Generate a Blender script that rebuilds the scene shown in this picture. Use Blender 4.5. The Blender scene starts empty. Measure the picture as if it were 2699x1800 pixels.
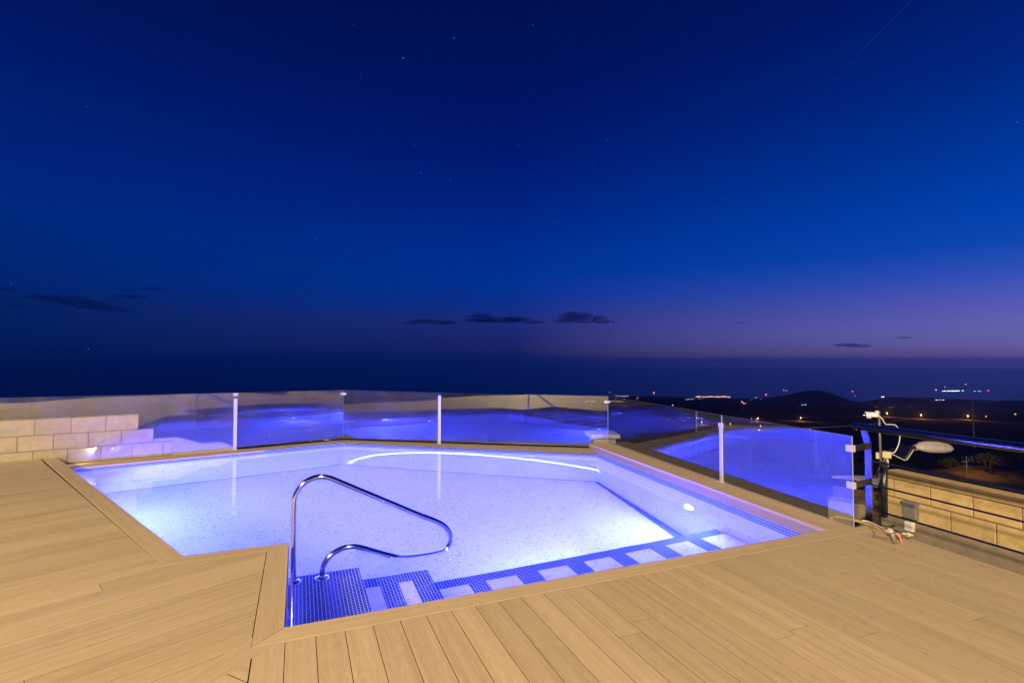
import bpy, bmesh, math, random
from mathutils import Vector, Matrix, noise
R = math.radians
random.seed(11)
sc = bpy.context.scene
col = sc.collection
PI = math.pi

# ------------------------------------------------------------------ camera
CAM = Vector((0.057, -3.170, 1.480))
YAW, PITCH, FPX = R(22.25), math.atan(44 / 1370), 1370.0
FWD = Vector((math.sin(YAW) * math.cos(PITCH), math.cos(YAW) * math.cos(PITCH), math.sin(PITCH)))
RGT = Vector((math.cos(YAW), -math.sin(YAW), 0))
UPV = RGT.cross(FWD)
cd = bpy.data.cameras.new("camera")
cd.sensor_width = 36; cd.lens = 36 * FPX / 2699
cd.clip_start = 0.05; cd.clip_end = 200000
co = bpy.data.objects.new("camera", cd); col.objects.link(co)
co.location = CAM
co.rotation_euler = (PI / 2 + PITCH, 0, -YAW)
sc.camera = co

def ray(x, y):
    return (FWD + RGT * ((x - 1349.5) / FPX) - UPV * ((y - 900) / FPX)).normalized()
def at(x, y, depth):
    """world point seen at photo position x, y at the given distance along the view axis"""
    d = ray(x, y)
    return CAM + d * (depth / d.dot(FWD))
def zat(x, y, xy):
    """height at which the photo row y crosses the upright through xy"""
    d = ray(x, y)
    return CAM.z + d.z / math.hypot(d.x, d.y) * math.hypot(xy[0] - CAM.x, xy[1] - CAM.y)

# ------------------------------------------------------------------ object helpers
def finish(name, bm, mats, parent=None, smooth=False):
    me = bpy.data.meshes.new(name)
    bm.normal_update(); bm.to_mesh(me); bm.free()
    for m in (mats if isinstance(mats, (list, tuple)) else [mats]): me.materials.append(m)
    if smooth:
        for p in me.polygons: p.use_smooth = True
    o = bpy.data.objects.new(name, me); col.objects.link(o)
    if parent: o.parent = parent
    return o
def tag(o, label=None, cat=None, group=None, kind=None):
    if label: o["label"] = label
    if cat: o["category"] = cat
    if group: o["group"] = group
    if kind: o["kind"] = kind
    return o
def empty(name, loc, label, cat, group=None):
    o = bpy.data.objects.new(name, None); col.objects.link(o)
    o.empty_display_size = 0.1
    o.location = loc
    return tag(o, label, cat, group)
def rebase(o, parent):
    """geometry is written in world coordinates: keep it there under a parent that only has a location"""
    o.parent = parent
    o.location = -Vector(parent.location)
    return o
def part(name, bm, mats, parent, smooth=False):
    o = finish(name, bm, mats, None, smooth)
    q = parent; off = Vector((0, 0, 0))
    while q is not None:
        off += Vector(q.location); q = q.parent
    o.parent = parent; o.location = -off
    return o
def box(bm, lo, hi, M=None, mi=0, bevel=0):
    r = bmesh.ops.create_cube(bm, size=1)
    vs = r["verts"]
    c = [(a + b) / 2 for a, b in zip(lo, hi)]; s = [abs(b - a) for a, b in zip(lo, hi)]
    for v in vs: v.co = Vector((v.co.x * s[0] + c[0], v.co.y * s[1] + c[1], v.co.z * s[2] + c[2]))
    fs = set(f for v in vs for f in v.link_faces)
    if bevel:
        es = list(set(e for f in fs for e in f.edges))
        rb = bmesh.ops.bevel(bm, geom=es, offset=bevel, segments=2, affect='EDGES', profile=0.5)
        fs = set(rb["faces"]) | set(f for f in fs if f.is_valid)
        vs = list(set(v for f in fs for v in f.verts))
        fs = set(f for v in vs for f in v.link_faces)
    if M is not None:
        for v in vs: v.co = M @ v.co
    for f in fs: f.material_index = mi
    return vs
def frame_z(origin, dirx, up=(0, 0, 1)):
    x = Vector(dirx).normalized(); z = Vector(up)
    y = z.cross(x).normalized(); z = x.cross(y)
    return Matrix(((x.x, y.x, z.x, origin[0]), (x.y, y.y, z.y, origin[1]), (x.z, y.z, z.z, origin[2]), (0, 0, 0, 1)))
def tube(bm, pts, r, seg=12, caps=True, mi=0):
    pts = [Vector(p) for p in pts]
    n = len(pts)
    rr = r if isinstance(r, (list, tuple)) else [r] * n
    t = [(pts[min(i + 1, n - 1)] - pts[max(i - 1, 0)]).normalized() for i in range(n)]
    a = t[0].orthogonal().normalized()
    rings = []
    for i in range(n):
        a = (a - t[i] * a.dot(t[i])).normalized(); b = t[i].cross(a)
        rings.append([bm.verts.new(pts[i] + (a * math.cos(2 * PI * k / seg) + b * math.sin(2 * PI * k / seg)) * rr[i]) for k in range(seg)])
    for i in range(n - 1):
        for k in range(seg):
            f = bm.faces.new((rings[i][k], rings[i][(k + 1) % seg], rings[i + 1][(k + 1) % seg], rings[i + 1][k]))
            f.smooth = True; f.material_index = mi
    if caps:
        f = bm.faces.new(rings[0][::-1]); f.material_index = mi
        f = bm.faces.new(rings[-1]); f.material_index = mi
def spline(pts, n=8):
    P = [Vector(p) for p in pts]; out = []
    P = [P[0] * 2 - P[1]] + P + [P[-1] * 2 - P[-2]]
    for i in range(1, len(P) - 2):
        for k in range(n):
            t = k / n
            out.append(0.5 * ((2 * P[i]) + (P[i + 1] - P[i - 1]) * t + (2 * P[i - 1] - 5 * P[i] + 4 * P[i + 1] - P[i + 2]) * t * t + (3 * P[i] - P[i - 1] - 3 * P[i + 1] + P[i + 2]) * t ** 3))
    out.append(P[-2])
    return out
def lathe(bm, prof, M, seg=20, mi=0):
    """profile of (radius, height) turned about the local z axis"""
    rings = [[bm.verts.new(M @ Vector((max(r, 1e-4) * math.cos(2 * PI * k / seg), max(r, 1e-4) * math.sin(2 * PI * k / seg), z))) for k in range(seg)] for r, z in prof]
    for i in range(len(rings) - 1):
        for k in range(seg):
            f = bm.faces.new((rings[i][k], rings[i][(k + 1) % seg], rings[i + 1][(k + 1) % seg], rings[i + 1][k])); f.material_index = mi; f.smooth = True
    f = bm.faces.new(rings[0][::-1]); f.material_index = mi
    f = bm.faces.new(rings[-1]); f.material_index = mi

def UVL(bm):
    return bm.loops.layers.uv.get("UVMap") or bm.loops.layers.uv.new("UVMap")

# ------------------------------------------------------------------ material helpers
def lin(c):
    return tuple(((v / 255) / 12.92 if v / 255 <= .04045 else ((v / 255 + .055) / 1.055) ** 2.4) for v in c)
class NT:
    def __init__(s, tree): s.t = tree; tree.nodes.clear()
    def n(s, typ, inp=None, **kw):
        nd = s.t.nodes.new(typ)
        for k, v in kw.items(): setattr(nd, k, v)
        for k, v in (inp or {}).items():
            sk = nd.inputs[k]
            if isinstance(v, bpy.types.NodeSocket): s.t.links.new(v, sk)
            else: sk.default_value = v
        return nd
    def m(s, op, a, b=None, c=None, clamp=False):
        d = {0: a}
        if b is not None: d[1] = b
        if c is not None: d[2] = c
        nd = s.n("ShaderNodeMath", d, operation=op); nd.use_clamp = clamp
        return nd.outputs[0]
    def v(s, op, a, b=None, out=0):
        d = {0: a}
        if b is not None: d[1] = b
        return s.n("ShaderNodeVectorMath", d, operation=op).outputs[out]
    def mix(s, f, a, b):
        nd = s.n("ShaderNodeMix", data_type='RGBA')
        for i, val in ((0, f), (6, a), (7, b)):
            if isinstance(val, bpy.types.NodeSocket): s.t.links.new(val, nd.inputs[i])
            else: nd.inputs[i].default_value = val if i == 0 else (tuple(val) + (1,))[:4]
        return nd.outputs[2]
    def ramp(s, f, stops, interp='LINEAR'):
        nd = s.n("ShaderNodeValToRGB", {0: f}); cr = nd.color_ramp; cr.interpolation = interp
        while len(cr.elements) > 1: cr.elements.remove(cr.elements[-1])
        cr.elements[0].position = stops[0][0]; cr.elements[0].color = (tuple(stops[0][1]) + (1,))[:4]
        for p, c in stops[1:]:
            e = cr.elements.new(p); e.color = (tuple(c) + (1,))[:4]
        return nd.outputs[0]
    def rng(s, x, a, b, c=0.0, d=1.0, smooth=False):
        nd = s.n("ShaderNodeMapRange", {0: x, 1: a, 2: b, 3: c, 4: d}); nd.clamp = True
        if smooth: nd.interpolation_type = 'SMOOTHSTEP'
        return nd.outputs[0]
def newmat(name):
    m = bpy.data.materials.new(name); m.use_nodes = True
    return m, NT(m.node_tree)
def plain(name, color, rough=.6, metal=0.0, emit=None, es=0, var=.12, scale=20, bump=0.0, spec=.5):
    m, t = newmat(name)
    co_ = t.n("ShaderNodeTexCoord").outputs["Object"]
    nz = t.n("ShaderNodeTexNoise", {"Vector": co_, "Scale": scale, "Detail": 6.0, "Roughness": .6}).outputs[0]
    k = t.m('MULTIPLY_ADD', nz, 2 * var, 1 - var)
    cc = t.v('SCALE', (color[0], color[1], color[2])); cc.node.inputs[3].default_value = 1
    t.t.links.new(k, cc.node.inputs[3])
    b = t.n("ShaderNodeBsdfPrincipled", {"Base Color": cc, "Roughness": rough, "Metallic": metal, "Specular IOR Level": spec})
    if emit:
        b.inputs["Emission Color"].default_value = tuple(emit) + (1,); b.inputs["Emission Strength"].default_value = es
    if bump:
        bp = t.n("ShaderNodeBump", {"Height": nz, "Strength": 1.0, "Distance": bump}); t.t.links.new(bp.outputs[0], b.inputs["Normal"])
    o = t.n("ShaderNodeOutputMaterial"); t.t.links.new(b.outputs[0], o.inputs[0])
    return m
def glow(name, color, strength):
    m, t = newmat(name)
    e = t.n("ShaderNodeEmission", {"Color": tuple(color) + (1,), "Strength": strength})
    m.cycles.emission_sampling = 'NONE'     # the lamps' own light objects carry the illumination
    o = t.n("ShaderNodeOutputMaterial"); t.t.links.new(e.outputs[0], o.inputs[0])
    return m

def mat_wood():
    m, t = newmat("composite_wood")
    uv = t.n("ShaderNodeUVMap", uv_map="UVMap").outputs[0]
    rnd = t.n("ShaderNodeAttribute", attribute_name="rnd").outputs["Fac"]
    xy = t.n("ShaderNodeSeparateXYZ", {0: uv})
    u, v = xy.outputs[0], xy.outputs[1]
    off = t.m('MULTIPLY', rnd, 37.0)
    p1 = t.n("ShaderNodeCombineXYZ", {0: t.m('MULTIPLY', u, 1.1), 1: t.m('MULTIPLY', v, 13.0), 2: off}).outputs[0]
    broad = t.n("ShaderNodeTexNoise", {"Vector": p1, "Scale": 1.0, "Detail": 2.0, "Roughness": .45, "Distortion": .35}).outputs[0]
    rings = t.m('SINE', t.m('MULTIPLY', broad, 75.0))
    rings = t.m('MULTIPLY_ADD', rings, .5, .5)
    rings = t.m('POWER', rings, 5.0)
    p2 = t.n("ShaderNodeCombineXYZ", {0: t.m('MULTIPLY', u, 5.0), 1: t.m('MULTIPLY', v, 230.0), 2: off}).outputs[0]
    fine = t.n("ShaderNodeTexNoise", {"Vector": p2, "Scale": 1.0, "Detail": 4.0, "Roughness": .65}).outputs[0]
    p3 = t.n("ShaderNodeCombineXYZ", {0: t.m('MULTIPLY', u, .7), 1: t.m('MULTIPLY', v, 26.0), 2: off}).outputs[0]
    streak = t.n("ShaderNodeTexNoise", {"Vector": p3, "Scale": 1.0, "Detail": 3.0}).outputs[0]
    base = t.ramp(streak, [(.28, (.318, .228, .132)), (.5, (.357, .261, .155)), (.72, (.388, .289, .176))])
    c = t.mix(t.m('MULTIPLY', rings, .22), base, (.50, .40, .27))
    c = t.mix(t.rng(fine, .55, .75, 0, .20), c, (.22, .155, .085))
    c = t.mix(t.rng(fine, .45, .25, 0, .22), c, (.50, .40, .27))
    k = t.m('MULTIPLY_ADD', rnd, .15, .925)
    cc = t.v('SCALE', c); t.t.links.new(k, cc.node.inputs[3])
    # wear: faint grey dust lying in broad patches
    go = t.n("ShaderNodeTexCoord").outputs["Object"]
    dust = t.n("ShaderNodeTexNoise", {"Vector": go, "Scale": .9, "Detail": 5.0, "Roughness": .6}).outputs[0]
    cc = t.mix(t.rng(dust, .48, .75, 0, .22), cc, (.40, .31, .23))
    h = t.m('ADD', t.m('MULTIPLY', fine, .6), t.m('MULTIPLY', rings, .25))
    bp = t.n("ShaderNodeBump", {"Height": h, "Strength": .55, "Distance": .0012})
    rough = t.rng(fine, .3, .7, .62, .78)
    b = t.n("ShaderNodeBsdfPrincipled", {"Base Color": cc, "Roughness": rough, "Normal": bp.outputs[0], "Specular IOR Level": .12})
    o = t.n("ShaderNodeOutputMaterial"); t.t.links.new(b.outputs[0], o.inputs[0])
    return m

def mat_tile(name, a, b_, grout, pitch=.025, gw=.06, dark=None):
    m, t = newmat(name)
    uv = t.n("ShaderNodeUVMap", uv_map="UVMap").outputs[0]
    s = t.v('SCALE', uv); s.node.inputs[3].default_value = 1 / pitch
    fr = t.v('FRACTION', s); fl = t.v('FLOOR', s)
    f = t.n("ShaderNodeSeparateXYZ", {0: fr})
    ax = t.m('ABSOLUTE', t.m('SUBTRACT', f.outputs[0], .5)); ay = t.m('ABSOLUTE', t.m('SUBTRACT', f.outputs[1], .5))
    g = t.rng(t.m('MAXIMUM', ax, ay), .5 - gw - .02, .5 - gw + .01)
    wn = t.n("ShaderNodeTexWhiteNoise", {"Vector": fl}, noise_dimensions='3D').outputs[0]
    c = t.mix(wn, a, b_)
    if dark:
        big = t.n("ShaderNodeTexNoise", {"Vector": t.n("ShaderNodeTexCoord").outputs["Object"], "Scale": 1.3, "Detail": 3.0}).outputs[0]
        odd = t.m('GREATER_THAN', t.m('ADD', wn, t.rng(big, .45, .7, 0, .1)), .965)
        c = t.mix(odd, c, dark)
    c = t.mix(g, c, grout)
    bp = t.n("ShaderNodeBump", {"Height": t.m('SUBTRACT', 1.0, g), "Strength": .4, "Distance": .001})
    b = t.n("ShaderNodeBsdfPrincipled", {"Base Color": c, "Roughness": t.m('MULTIPLY_ADD', g, .4, .22), "Normal": bp.outputs[0], "Specular IOR Level": .35})
    o = t.n("ShaderNodeOutputMaterial"); t.t.links.new(b.outputs[0], o.inputs[0])
    return m

def mat_water():
    m, t = newmat("pool_water")
    co_ = t.n("ShaderNodeTexCoord").outputs["Object"]
    n1 = t.n("ShaderNodeTexNoise", {"Vector": co_, "Scale": 2.2, "Detail": 2.0}).outputs[0]
    bp = t.n("ShaderNodeBump", {"Height": n1, "Strength": 1.0, "Distance": .0022})
    g = t.n("ShaderNodeBsdfGlass", {"Color": (1, 1, 1, 1), "Roughness": 0.0, "IOR": 1.333, "Normal": bp.outputs[0]})
    o = t.n("ShaderNodeOutputMaterial"); t.t.links.new(g.outputs[0], o.inputs[0])
    return m

def mat_glass():
    """thin toughened pane: Schlick mirror over clear transmission, with a film of dried water streaks and dust"""
    m, t = newmat("pane_glass")
    geo = t.n("ShaderNodeNewGeometry")
    co_ = t.n("ShaderNodeTexCoord").outputs["Object"]
    cs = t.m('ABSOLUTE', t.v('DOT_PRODUCT', geo.outputs["Incoming"], geo.outputs["Normal"], 1))
    om = t.m('SUBTRACT', 1.0, cs, clamp=True)
    fac = t.m('MULTIPLY_ADD', t.m('POWER', om, 5.0), .88, .105)
    w = t.n("ShaderNodeTexNoise", {"Vector": co_, "Scale": .9, "Detail": 0.0}).outputs[0]
    bp = t.n("ShaderNodeBump", {"Height": w, "Strength": 1.0, "Distance": .005})
    gl = t.n("ShaderNodeBsdfGlossy", {"Color": (.95, .97, 1, 1), "Roughness": .0, "Normal": bp.outputs[0]})
    tr = t.n("ShaderNodeBsdfTransparent", {"Color": (.93, .96, .97, 1)})
    mx = t.n("ShaderNodeMixShader", {0: fac, 1: tr.outputs[0], 2: gl.outputs[0]})
    # vertical run marks
    mp = t.v('MULTIPLY', co_, (70.0, 70.0, 2.0))
    st = t.n("ShaderNodeTexNoise", {"Vector": mp, "Scale": 1.0, "Detail": 4.0, "Roughness": .6}).outputs[0]
    bl = t.n("ShaderNodeTexNoise", {"Vector": co_, "Scale": 2.4, "Detail": 5.0, "Roughness": .65}).outputs[0]
    film = t.m('MULTIPLY', t.rng(st, .35, .75, .25, 1.0), t.rng(bl, .3, .7, .25, 1.0))
    attr = t.n("ShaderNodeAttribute", attribute_name="dirt", attribute_type='OBJECT').outputs["Fac"]
    film = t.m('MULTIPLY', film, t.m('MULTIPLY', attr, .5))
    df = t.n("ShaderNodeBsdfDiffuse", {"Color": (.62, .62, .66, 1)})
    mx2 = t.n("ShaderNodeMixShader", {0: film, 1: mx.outputs[0], 2: df.outputs[0]})
    o = t.n("ShaderNodeOutputMaterial"); t.t.links.new(mx2.outputs[0], o.inputs[0])
    return m

def mat_block():
    m, t = newmat("concrete_block")
    co_ = t.n("ShaderNodeTexCoord").outputs["Object"]
    rnd = t.n("ShaderNodeAttribute", attribute_name="rnd").outputs["Fac"]
    n1 = t.n("ShaderNodeTexNoise", {"Vector": co_, "Scale": 9.0, "Detail": 8.0, "Roughness": .65}).outputs[0]
    n2 = t.n("ShaderNodeTexNoise", {"Vector": co_, "Scale": 150.0, "Detail": 3.0, "Roughness": .7}).outputs[0]
    vo = t.n("ShaderNodeTexVoronoi", {"Vector": co_, "Scale": 42.0, "Randomness": 1.0}).outputs[0]
    pit = t.m('MULTIPLY', t.rng(vo, .16, .05), t.rng(n1, .5, .6))
    c = t.ramp(n1, [(.3, (.38, .26, .11)), (.5, (.50, .35, .15)), (.7, (.57, .415, .195))])
    c = t.mix(t.rng(n2, .52, .75, 0, .45), c, (.22, .165, .10))
    c = t.mix(t.m('MULTIPLY', pit, .75), c, (.12, .085, .05))
    k = t.m('MULTIPLY_ADD', rnd, .22, .89)
    cc = t.v('SCALE', c); t.t.links.new(k, cc.node.inputs[3])
    h = t.m('SUBTRACT', t.m('MULTIPLY_ADD', n2, .5, t.m('MULTIPLY', n1, .5)), pit)
    bp = t.n("ShaderNodeBump", {"Height": h, "Strength": .8, "Distance": .006})
    b = t.n("ShaderNodeBsdfPrincipled", {"Base Color": cc, "Roughness": .9, "Normal": bp.outputs[0], "Specular IOR Level": .2})
    o = t.n("ShaderNodeOutputMaterial"); t.t.links.new(b.outputs[0], o.inputs[0])
    return m

def mat_land():
    m, t = newmat("dry_hillside")
    co_ = t.n("ShaderNodeTexCoord").outputs["Object"]
    n1 = t.n("ShaderNodeTexNoise", {"Vector": co_, "Scale": .08, "Detail": 10.0, "Roughness": .7}).outputs[0]
    n2 = t.n("ShaderNodeTexNoise", {"Vector": co_, "Scale": 1.6, "Detail": 8.0, "Roughness": .7}).outputs[0]
    c = t.ramp(t.m('MULTIPLY_ADD', n2, .5, t.m('MULTIPLY', n1, .5)), [(.35, (.03, .03, .018)), (.5, (.09, .07, .045)), (.65, (.16, .115, .07))])
    bp = t.n("ShaderNodeBump", {"Height": n2, "Strength": .8, "Distance": .2})
    b = t.n("ShaderNodeBsdfPrincipled", {"Base Color": c, "Roughness": .95, "Normal": bp.outputs[0], "Specular IOR Level": .1})
    o = t.n("ShaderNodeOutputMaterial"); t.t.links.new(b.outputs[0], o.inputs[0])
    return m

M = dict(
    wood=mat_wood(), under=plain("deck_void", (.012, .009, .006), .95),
    white=mat_tile("white_mosaic", (.60, .61, .62), (.71, .72, .73), (.46, .47, .49), dark=(.44, .45, .50)),
    blue=mat_tile("blue_mosaic", (.001, .012, .075), (.006, .034, .19), (.36, .44, .64), gw=.085),
    shadedwhite=mat_tile("shaded_white_mosaic", (.03, .06, .22), (.05, .09, .30), (.36, .42, .58), gw=.08),  # white tiles of the first step, their dimmer light put into the colour
    water=mat_water(), glass=mat_glass(), block=mat_block(),
    mortar=plain("mortar", (.20, .145, .09), .95, scale=60, var=.25, bump=.004),
    render=plain("rough_concrete", (.20, .155, .11), .9, scale=7, var=.35, bump=.006),
    rubble=plain("mortar_rubble", (.42, .33, .24), .95, scale=35, var=.3, bump=.02),
    steel=plain("polished_steel", (.80, .78, .76), .10, 1.0, var=.03, scale=8),
    brushed=plain("satin_metal", (.42, .41, .42), .55, .15, var=.06, scale=60),
    edge=plain("glass_edge", (.30, .33, .42), .3, 0, var=.05),
    blackmetal=plain("black_painted_metal", (.022, .020, .020), .30, 0.0, var=.2, scale=30, spec=.6),
    darkmetal=plain("dark_gunmetal", (.36, .34, .35), .22, 1.0, var=.1, scale=30),
    beige=plain("beige_plastic", (.50, .40, .25), .5),
    grey=plain("grey_plastic", (.17, .16, .16), .45),
    whitep=plain("white_plastic", (.62, .58, .52), .4),
    orange=plain("orange_plastic", (.62, .16, .05), .4),
    yellow=plain("yellow_hose_rubber", (.30, .22, .09), .5),
    polemetal=plain("weathered_pole", (.15, .12, .095), .5, scale=12),
    palemetal=plain("pale_painted_metal", (.42, .37, .31), .45, scale=12),
    darkplank=plain("dark_stained_plank", (.085, .055, .035), .7, scale=14, var=.3),
    awning=plain("pale_roof_sheet", (.58, .50, .48), .6),
    landm=mat_land(),
    sea=plain("sea_water", (.003, .008, .02), .3, var=.1, scale=.004),
    shrub=plain("dark_leaf", (.035, .05, .02), .8, var=.4, scale=40),
    bark=plain("bark", (.07, .05, .03), .9),
    asphalt=plain("road_asphalt", (.06, .055, .05), .9, scale=3, var=.3),
    lens=glow("lamp_lens", (.62, .74, 1.0), 14.0),
)

# ------------------------------------------------------------------ deck of composite boards
def board_polys(field, origin, ang, width, gap, joints, seed, lo=-14, hi=14):
    """cut the field polygon into parallel boards; returns [(poly2d, u_dir, origin, row)]"""
    rnd = random.Random(seed)
    d = Vector((math.cos(ang), math.sin(ang))); n = Vector((-d.y, d.x))
    def clip(poly, nv, off):     # keep points with p.nv <= off
        out = []
        for i in range(len(poly)):
            a, b = poly[i], poly[(i + 1) % len(poly)]
            da, db = a.dot(nv) - off, b.dot(nv) - off
            if da <= 0: out.append(a)
            if (da < 0 < db) or (db < 0 < da): out.append(a + (b - a) * (da / (da - db)))
        return out
    o = Vector(origin)
    ks = [(Vector(p) - o).dot(n) for p in field]
    k0, k1 = math.floor(min(ks) / width) - 1, math.ceil(max(ks) / width) + 1
    res = []
    for k in range(k0, k1):
        a, b = k * width + gap / 2, (k + 1) * width - gap / 2
        P = [Vector(p) for p in field]
        P = clip(P, n, o.dot(n) + b)
        if len(P) >= 3: P = clip(P, -n, -(o.dot(n) + a))
        if len(P) < 3: continue
        us = [p.dot(d) for p in P]
        cuts = [min(us)]
        u = min(us) + rnd.uniform(.6, joints)
        while u < max(us) - .5:
            cuts.append(u); u += joints
        cuts.append(max(us))
        for i in range(len(cuts) - 1):
            Q = P
            if i < len(cuts) - 2: Q = clip(Q, d, cuts[i + 1] - .0015)
            if len(Q) >= 3 and i > 0: Q = clip(Q, -d, -(cuts[i] + .0015))
            if len(Q) >= 3: res.append((Q, d, n, rnd.random()))
    return res
def add_board(bm, poly, d, n, rv, z=0.0, th=.024, mi=0, side=0):
    uvl = UVL(bm); rl = bm.faces.layers.float.get("rnd") or bm.faces.layers.float.new("rnd")
    P = []
    for p in poly:
        if not P or (p - P[-1]).length > 1e-4: P.append(p)
    if len(P) > 1 and (P[0] - P[-1]).length < 1e-4: P.pop()
    if len(P) < 3: return
    area = sum(P[i].x * P[(i + 1) % len(P)].y - P[(i + 1) % len(P)].x * P[i].y for i in range(len(P)))
    if abs(area) < 2e-4: return
    if area < 0: P.reverse()
    e = .0007
    # a small chamfer: top ring pulled in towards the board's middle line
    cn = [p.dot(n) for p in P]; mid = (min(cn) + max(cn)) / 2; half = max((max(cn) - min(cn)) / 2, 1e-3)
    top = [bm.verts.new((*(p - n * ((p.dot(n) - mid) / half) * e), z)) for p in P]
    rim = [bm.verts.new((*p, z - e)) for p in P]
    bot = [bm.verts.new((*p, z - th)) for p in P]
    fs = [bm.faces.new(top)]
    for i in range(len(P)):
        j = (i + 1) % len(P)
        fs.append(bm.faces.new((rim[i], rim[j], top[j], top[i]))); fs.append(bm.faces.new((bot[i], bot[j], rim[j], rim[i])))
    for q_, f in enumerate(fs):
        f[rl] = rv; f.material_index = side if q_ and q_ % 2 == 0 else mi     # near-black on the board sides paints in the shade of the gaps
        for l in f.loops:
            q = Vector((l.vert.co.x, l.vert.co.y)); l[uvl].uv = (q.dot(d) + rv * 20, q.dot(n) + (l.vert.co.z - z) + rv * 5)
def flat(bm, poly, z, mi):
    f = bm.faces.new([bm.verts.new((p[0], p[1], z)) for p in poly]); f.material_index = mi
    if f.calc_area() and f.normal.z < 0: f.normal_flip()

dk = bmesh.new()
front = [(-.038, -.158), (4.752, -.158), (3.946, -8.0), (-.1415, -8.0), (-.1415, -.2615)]
front_l = [(-.1465, -.2665), (-.1465, -8.0), (-5.0, -8.0), (-5.0, -5.12)]
left = [(-.158, -.052), (-.158, 1.276), (-.838, 1.276), (-3.466, 6.60), (-5.0, 6.63), (-5.0, -4.894)]
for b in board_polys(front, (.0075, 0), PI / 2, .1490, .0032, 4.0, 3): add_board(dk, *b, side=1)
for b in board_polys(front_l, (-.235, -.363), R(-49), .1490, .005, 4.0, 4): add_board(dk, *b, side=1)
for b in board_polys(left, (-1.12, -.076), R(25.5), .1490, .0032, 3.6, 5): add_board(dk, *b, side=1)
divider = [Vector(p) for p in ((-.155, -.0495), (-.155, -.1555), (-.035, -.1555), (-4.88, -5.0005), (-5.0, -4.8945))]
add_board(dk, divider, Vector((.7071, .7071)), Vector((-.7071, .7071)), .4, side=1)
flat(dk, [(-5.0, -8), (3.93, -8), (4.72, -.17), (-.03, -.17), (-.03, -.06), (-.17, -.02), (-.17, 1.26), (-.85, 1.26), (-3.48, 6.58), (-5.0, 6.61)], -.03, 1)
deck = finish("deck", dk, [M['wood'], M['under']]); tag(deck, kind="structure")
sub = bmesh.new()     # edge of the deck towards the lower terrace
for a, b in (((4.735, -.06), (4.745, -.16)), ((4.745, -.16), (3.94, -8)), ((-3.3, 6.68), (-5.0, 6.65)), ((-5.0, 6.65), (-5.0, -8))):
    sub.faces.new([sub.verts.new((a[0], a[1], -.027)), sub.verts.new((b[0], b[1], -.027)), sub.verts.new((b[0], b[1], -1.2)), sub.verts.new((a[0], a[1], -1.2))])
tag(finish("deck_edge_wall", sub, M['render']), kind="structure")

# ------------------------------------------------------------------ pool
A, B, C, D, E, F, G = [Vector(p) for p in ((0, 0), (4.28, 0), (4.70, 4.39), (.853, 7.175), (-3.10, 6.283), (-.728, 1.42), (0, 1.43))]
ZF, ZW, ZC = -1.83, -.175, -.115
pool = empty("swimming_pool", (1.2, 3.0, ZW), "lit swimming pool lined with white mosaic and blue tile bands", "swimming pool")
def patch(bm, p0, p1, z0, z1, mi, u0=0):
    uvl = UVL(bm)
    vs = [bm.verts.new((p0.x, p0.y, z0)), bm.verts.new((p1.x, p1.y, z0)), bm.verts.new((p1.x, p1.y, z1)), bm.verts.new((p0.x, p0.y, z1))]
    f = bm.faces.new(vs); f.material_index = mi
    L = (p1 - p0).length
    for l, uvv in zip(f.loops, ((0, z0 + 4), (L, z0 + 4), (L, z1 + 4), (0, z1 + 4))): l[uvl].uv = (uvv[0] + u0, uvv[1] - .01)
def floorpatch(bm, x0, x1, y0, y1, z, mi):
    uvl = UVL(bm)
    f = bm.faces.new([bm.verts.new(p) for p in ((x0, y0, z), (x1, y0, z), (x1, y1, z), (x0, y1, z))]); f.material_index = mi
    for l in f.loops: l[uvl].uv = (l.vert.co.x, l.vert.co.y)
tiles = [M['white'], M['blue'], M['shadedwhite']]
for a, b in ((A, B), (B, C), (C, D), (D, E), (E, F), (F, G), (G, A)):
    w = bmesh.new()
    patch(w, a, b, ZF + .025, ZC - .10, 0); patch(w, a, b, ZC - .10, ZC, 1); patch(w, a, b, ZF, ZF + .025, 1)
    part("pool_wall", w, tiles, pool)
w = bmesh.new(); uvl = UVL(w)
f = w.faces.new([w.verts.new((p.x, p.y, ZF)) for p in (A, B, C, D, E, F, G)])
for l in f.loops: l[uvl].uv = (l.vert.co.x, l.vert.co.y)
n_ = Vector((B.y - C.y, C.x - B.x)).normalized()
q = [B + Vector((-.05, 0)), B, C, C - Vector((.05, 0))]
for a0, a1 in (((B.x, 0), (C.x, C.y)),):
    f = w.faces.new([w.verts.new((x, y, ZF + .004)) for x, y in ((B.x - .052, 1.0), (B.x + .095, 1.0), (C.x, C.y), (C.x - .052, C.y))]); f.material_index = 1
    for l in f.loops: l[uvl].uv = (l.vert.co.x - .0957 * l.vert.co.y, l.vert.co.y)
part("pool_floor", w, tiles, pool)
# three underwater steps, each topped with its own blue and white pattern; white risers
def step(x0, x1, z, whites, yb, mi_w=0, x1b=None):
    s = bmesh.new(); y1 = 1.372
    xs = sorted(set([x0, x1] + [v for a, b in whites for v in (a, b) if x0 <= v <= x1]))
    for i in range(len(xs) - 1):
        mid = (xs[i] + xs[i + 1]) / 2
        isw = any(a < mid < b for a, b in whites)
        floorpatch(s, xs[i], xs[i + 1], 0, yb, z, mi_w if isw else 1)
    floorpatch(s, x0, x1, yb, y1, z, 1)
    p = [Vector((x0, y1)), Vector((x1, y1)), Vector((x1, 0)), Vector((x0, 0))]
    patch(s, p[0], p[1], z, ZF, 0); patch(s, p[1], p[2], z, ZF, 0)
    part("pool_step", s, tiles, pool)
step(0, .5375, -.40, [(0, .10), (.25, .3625)], 1.2625, 2)
step(.5375, 1.1125, -.665, [(.575, .6875), (.8375, .95)], 1.2125)
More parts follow.
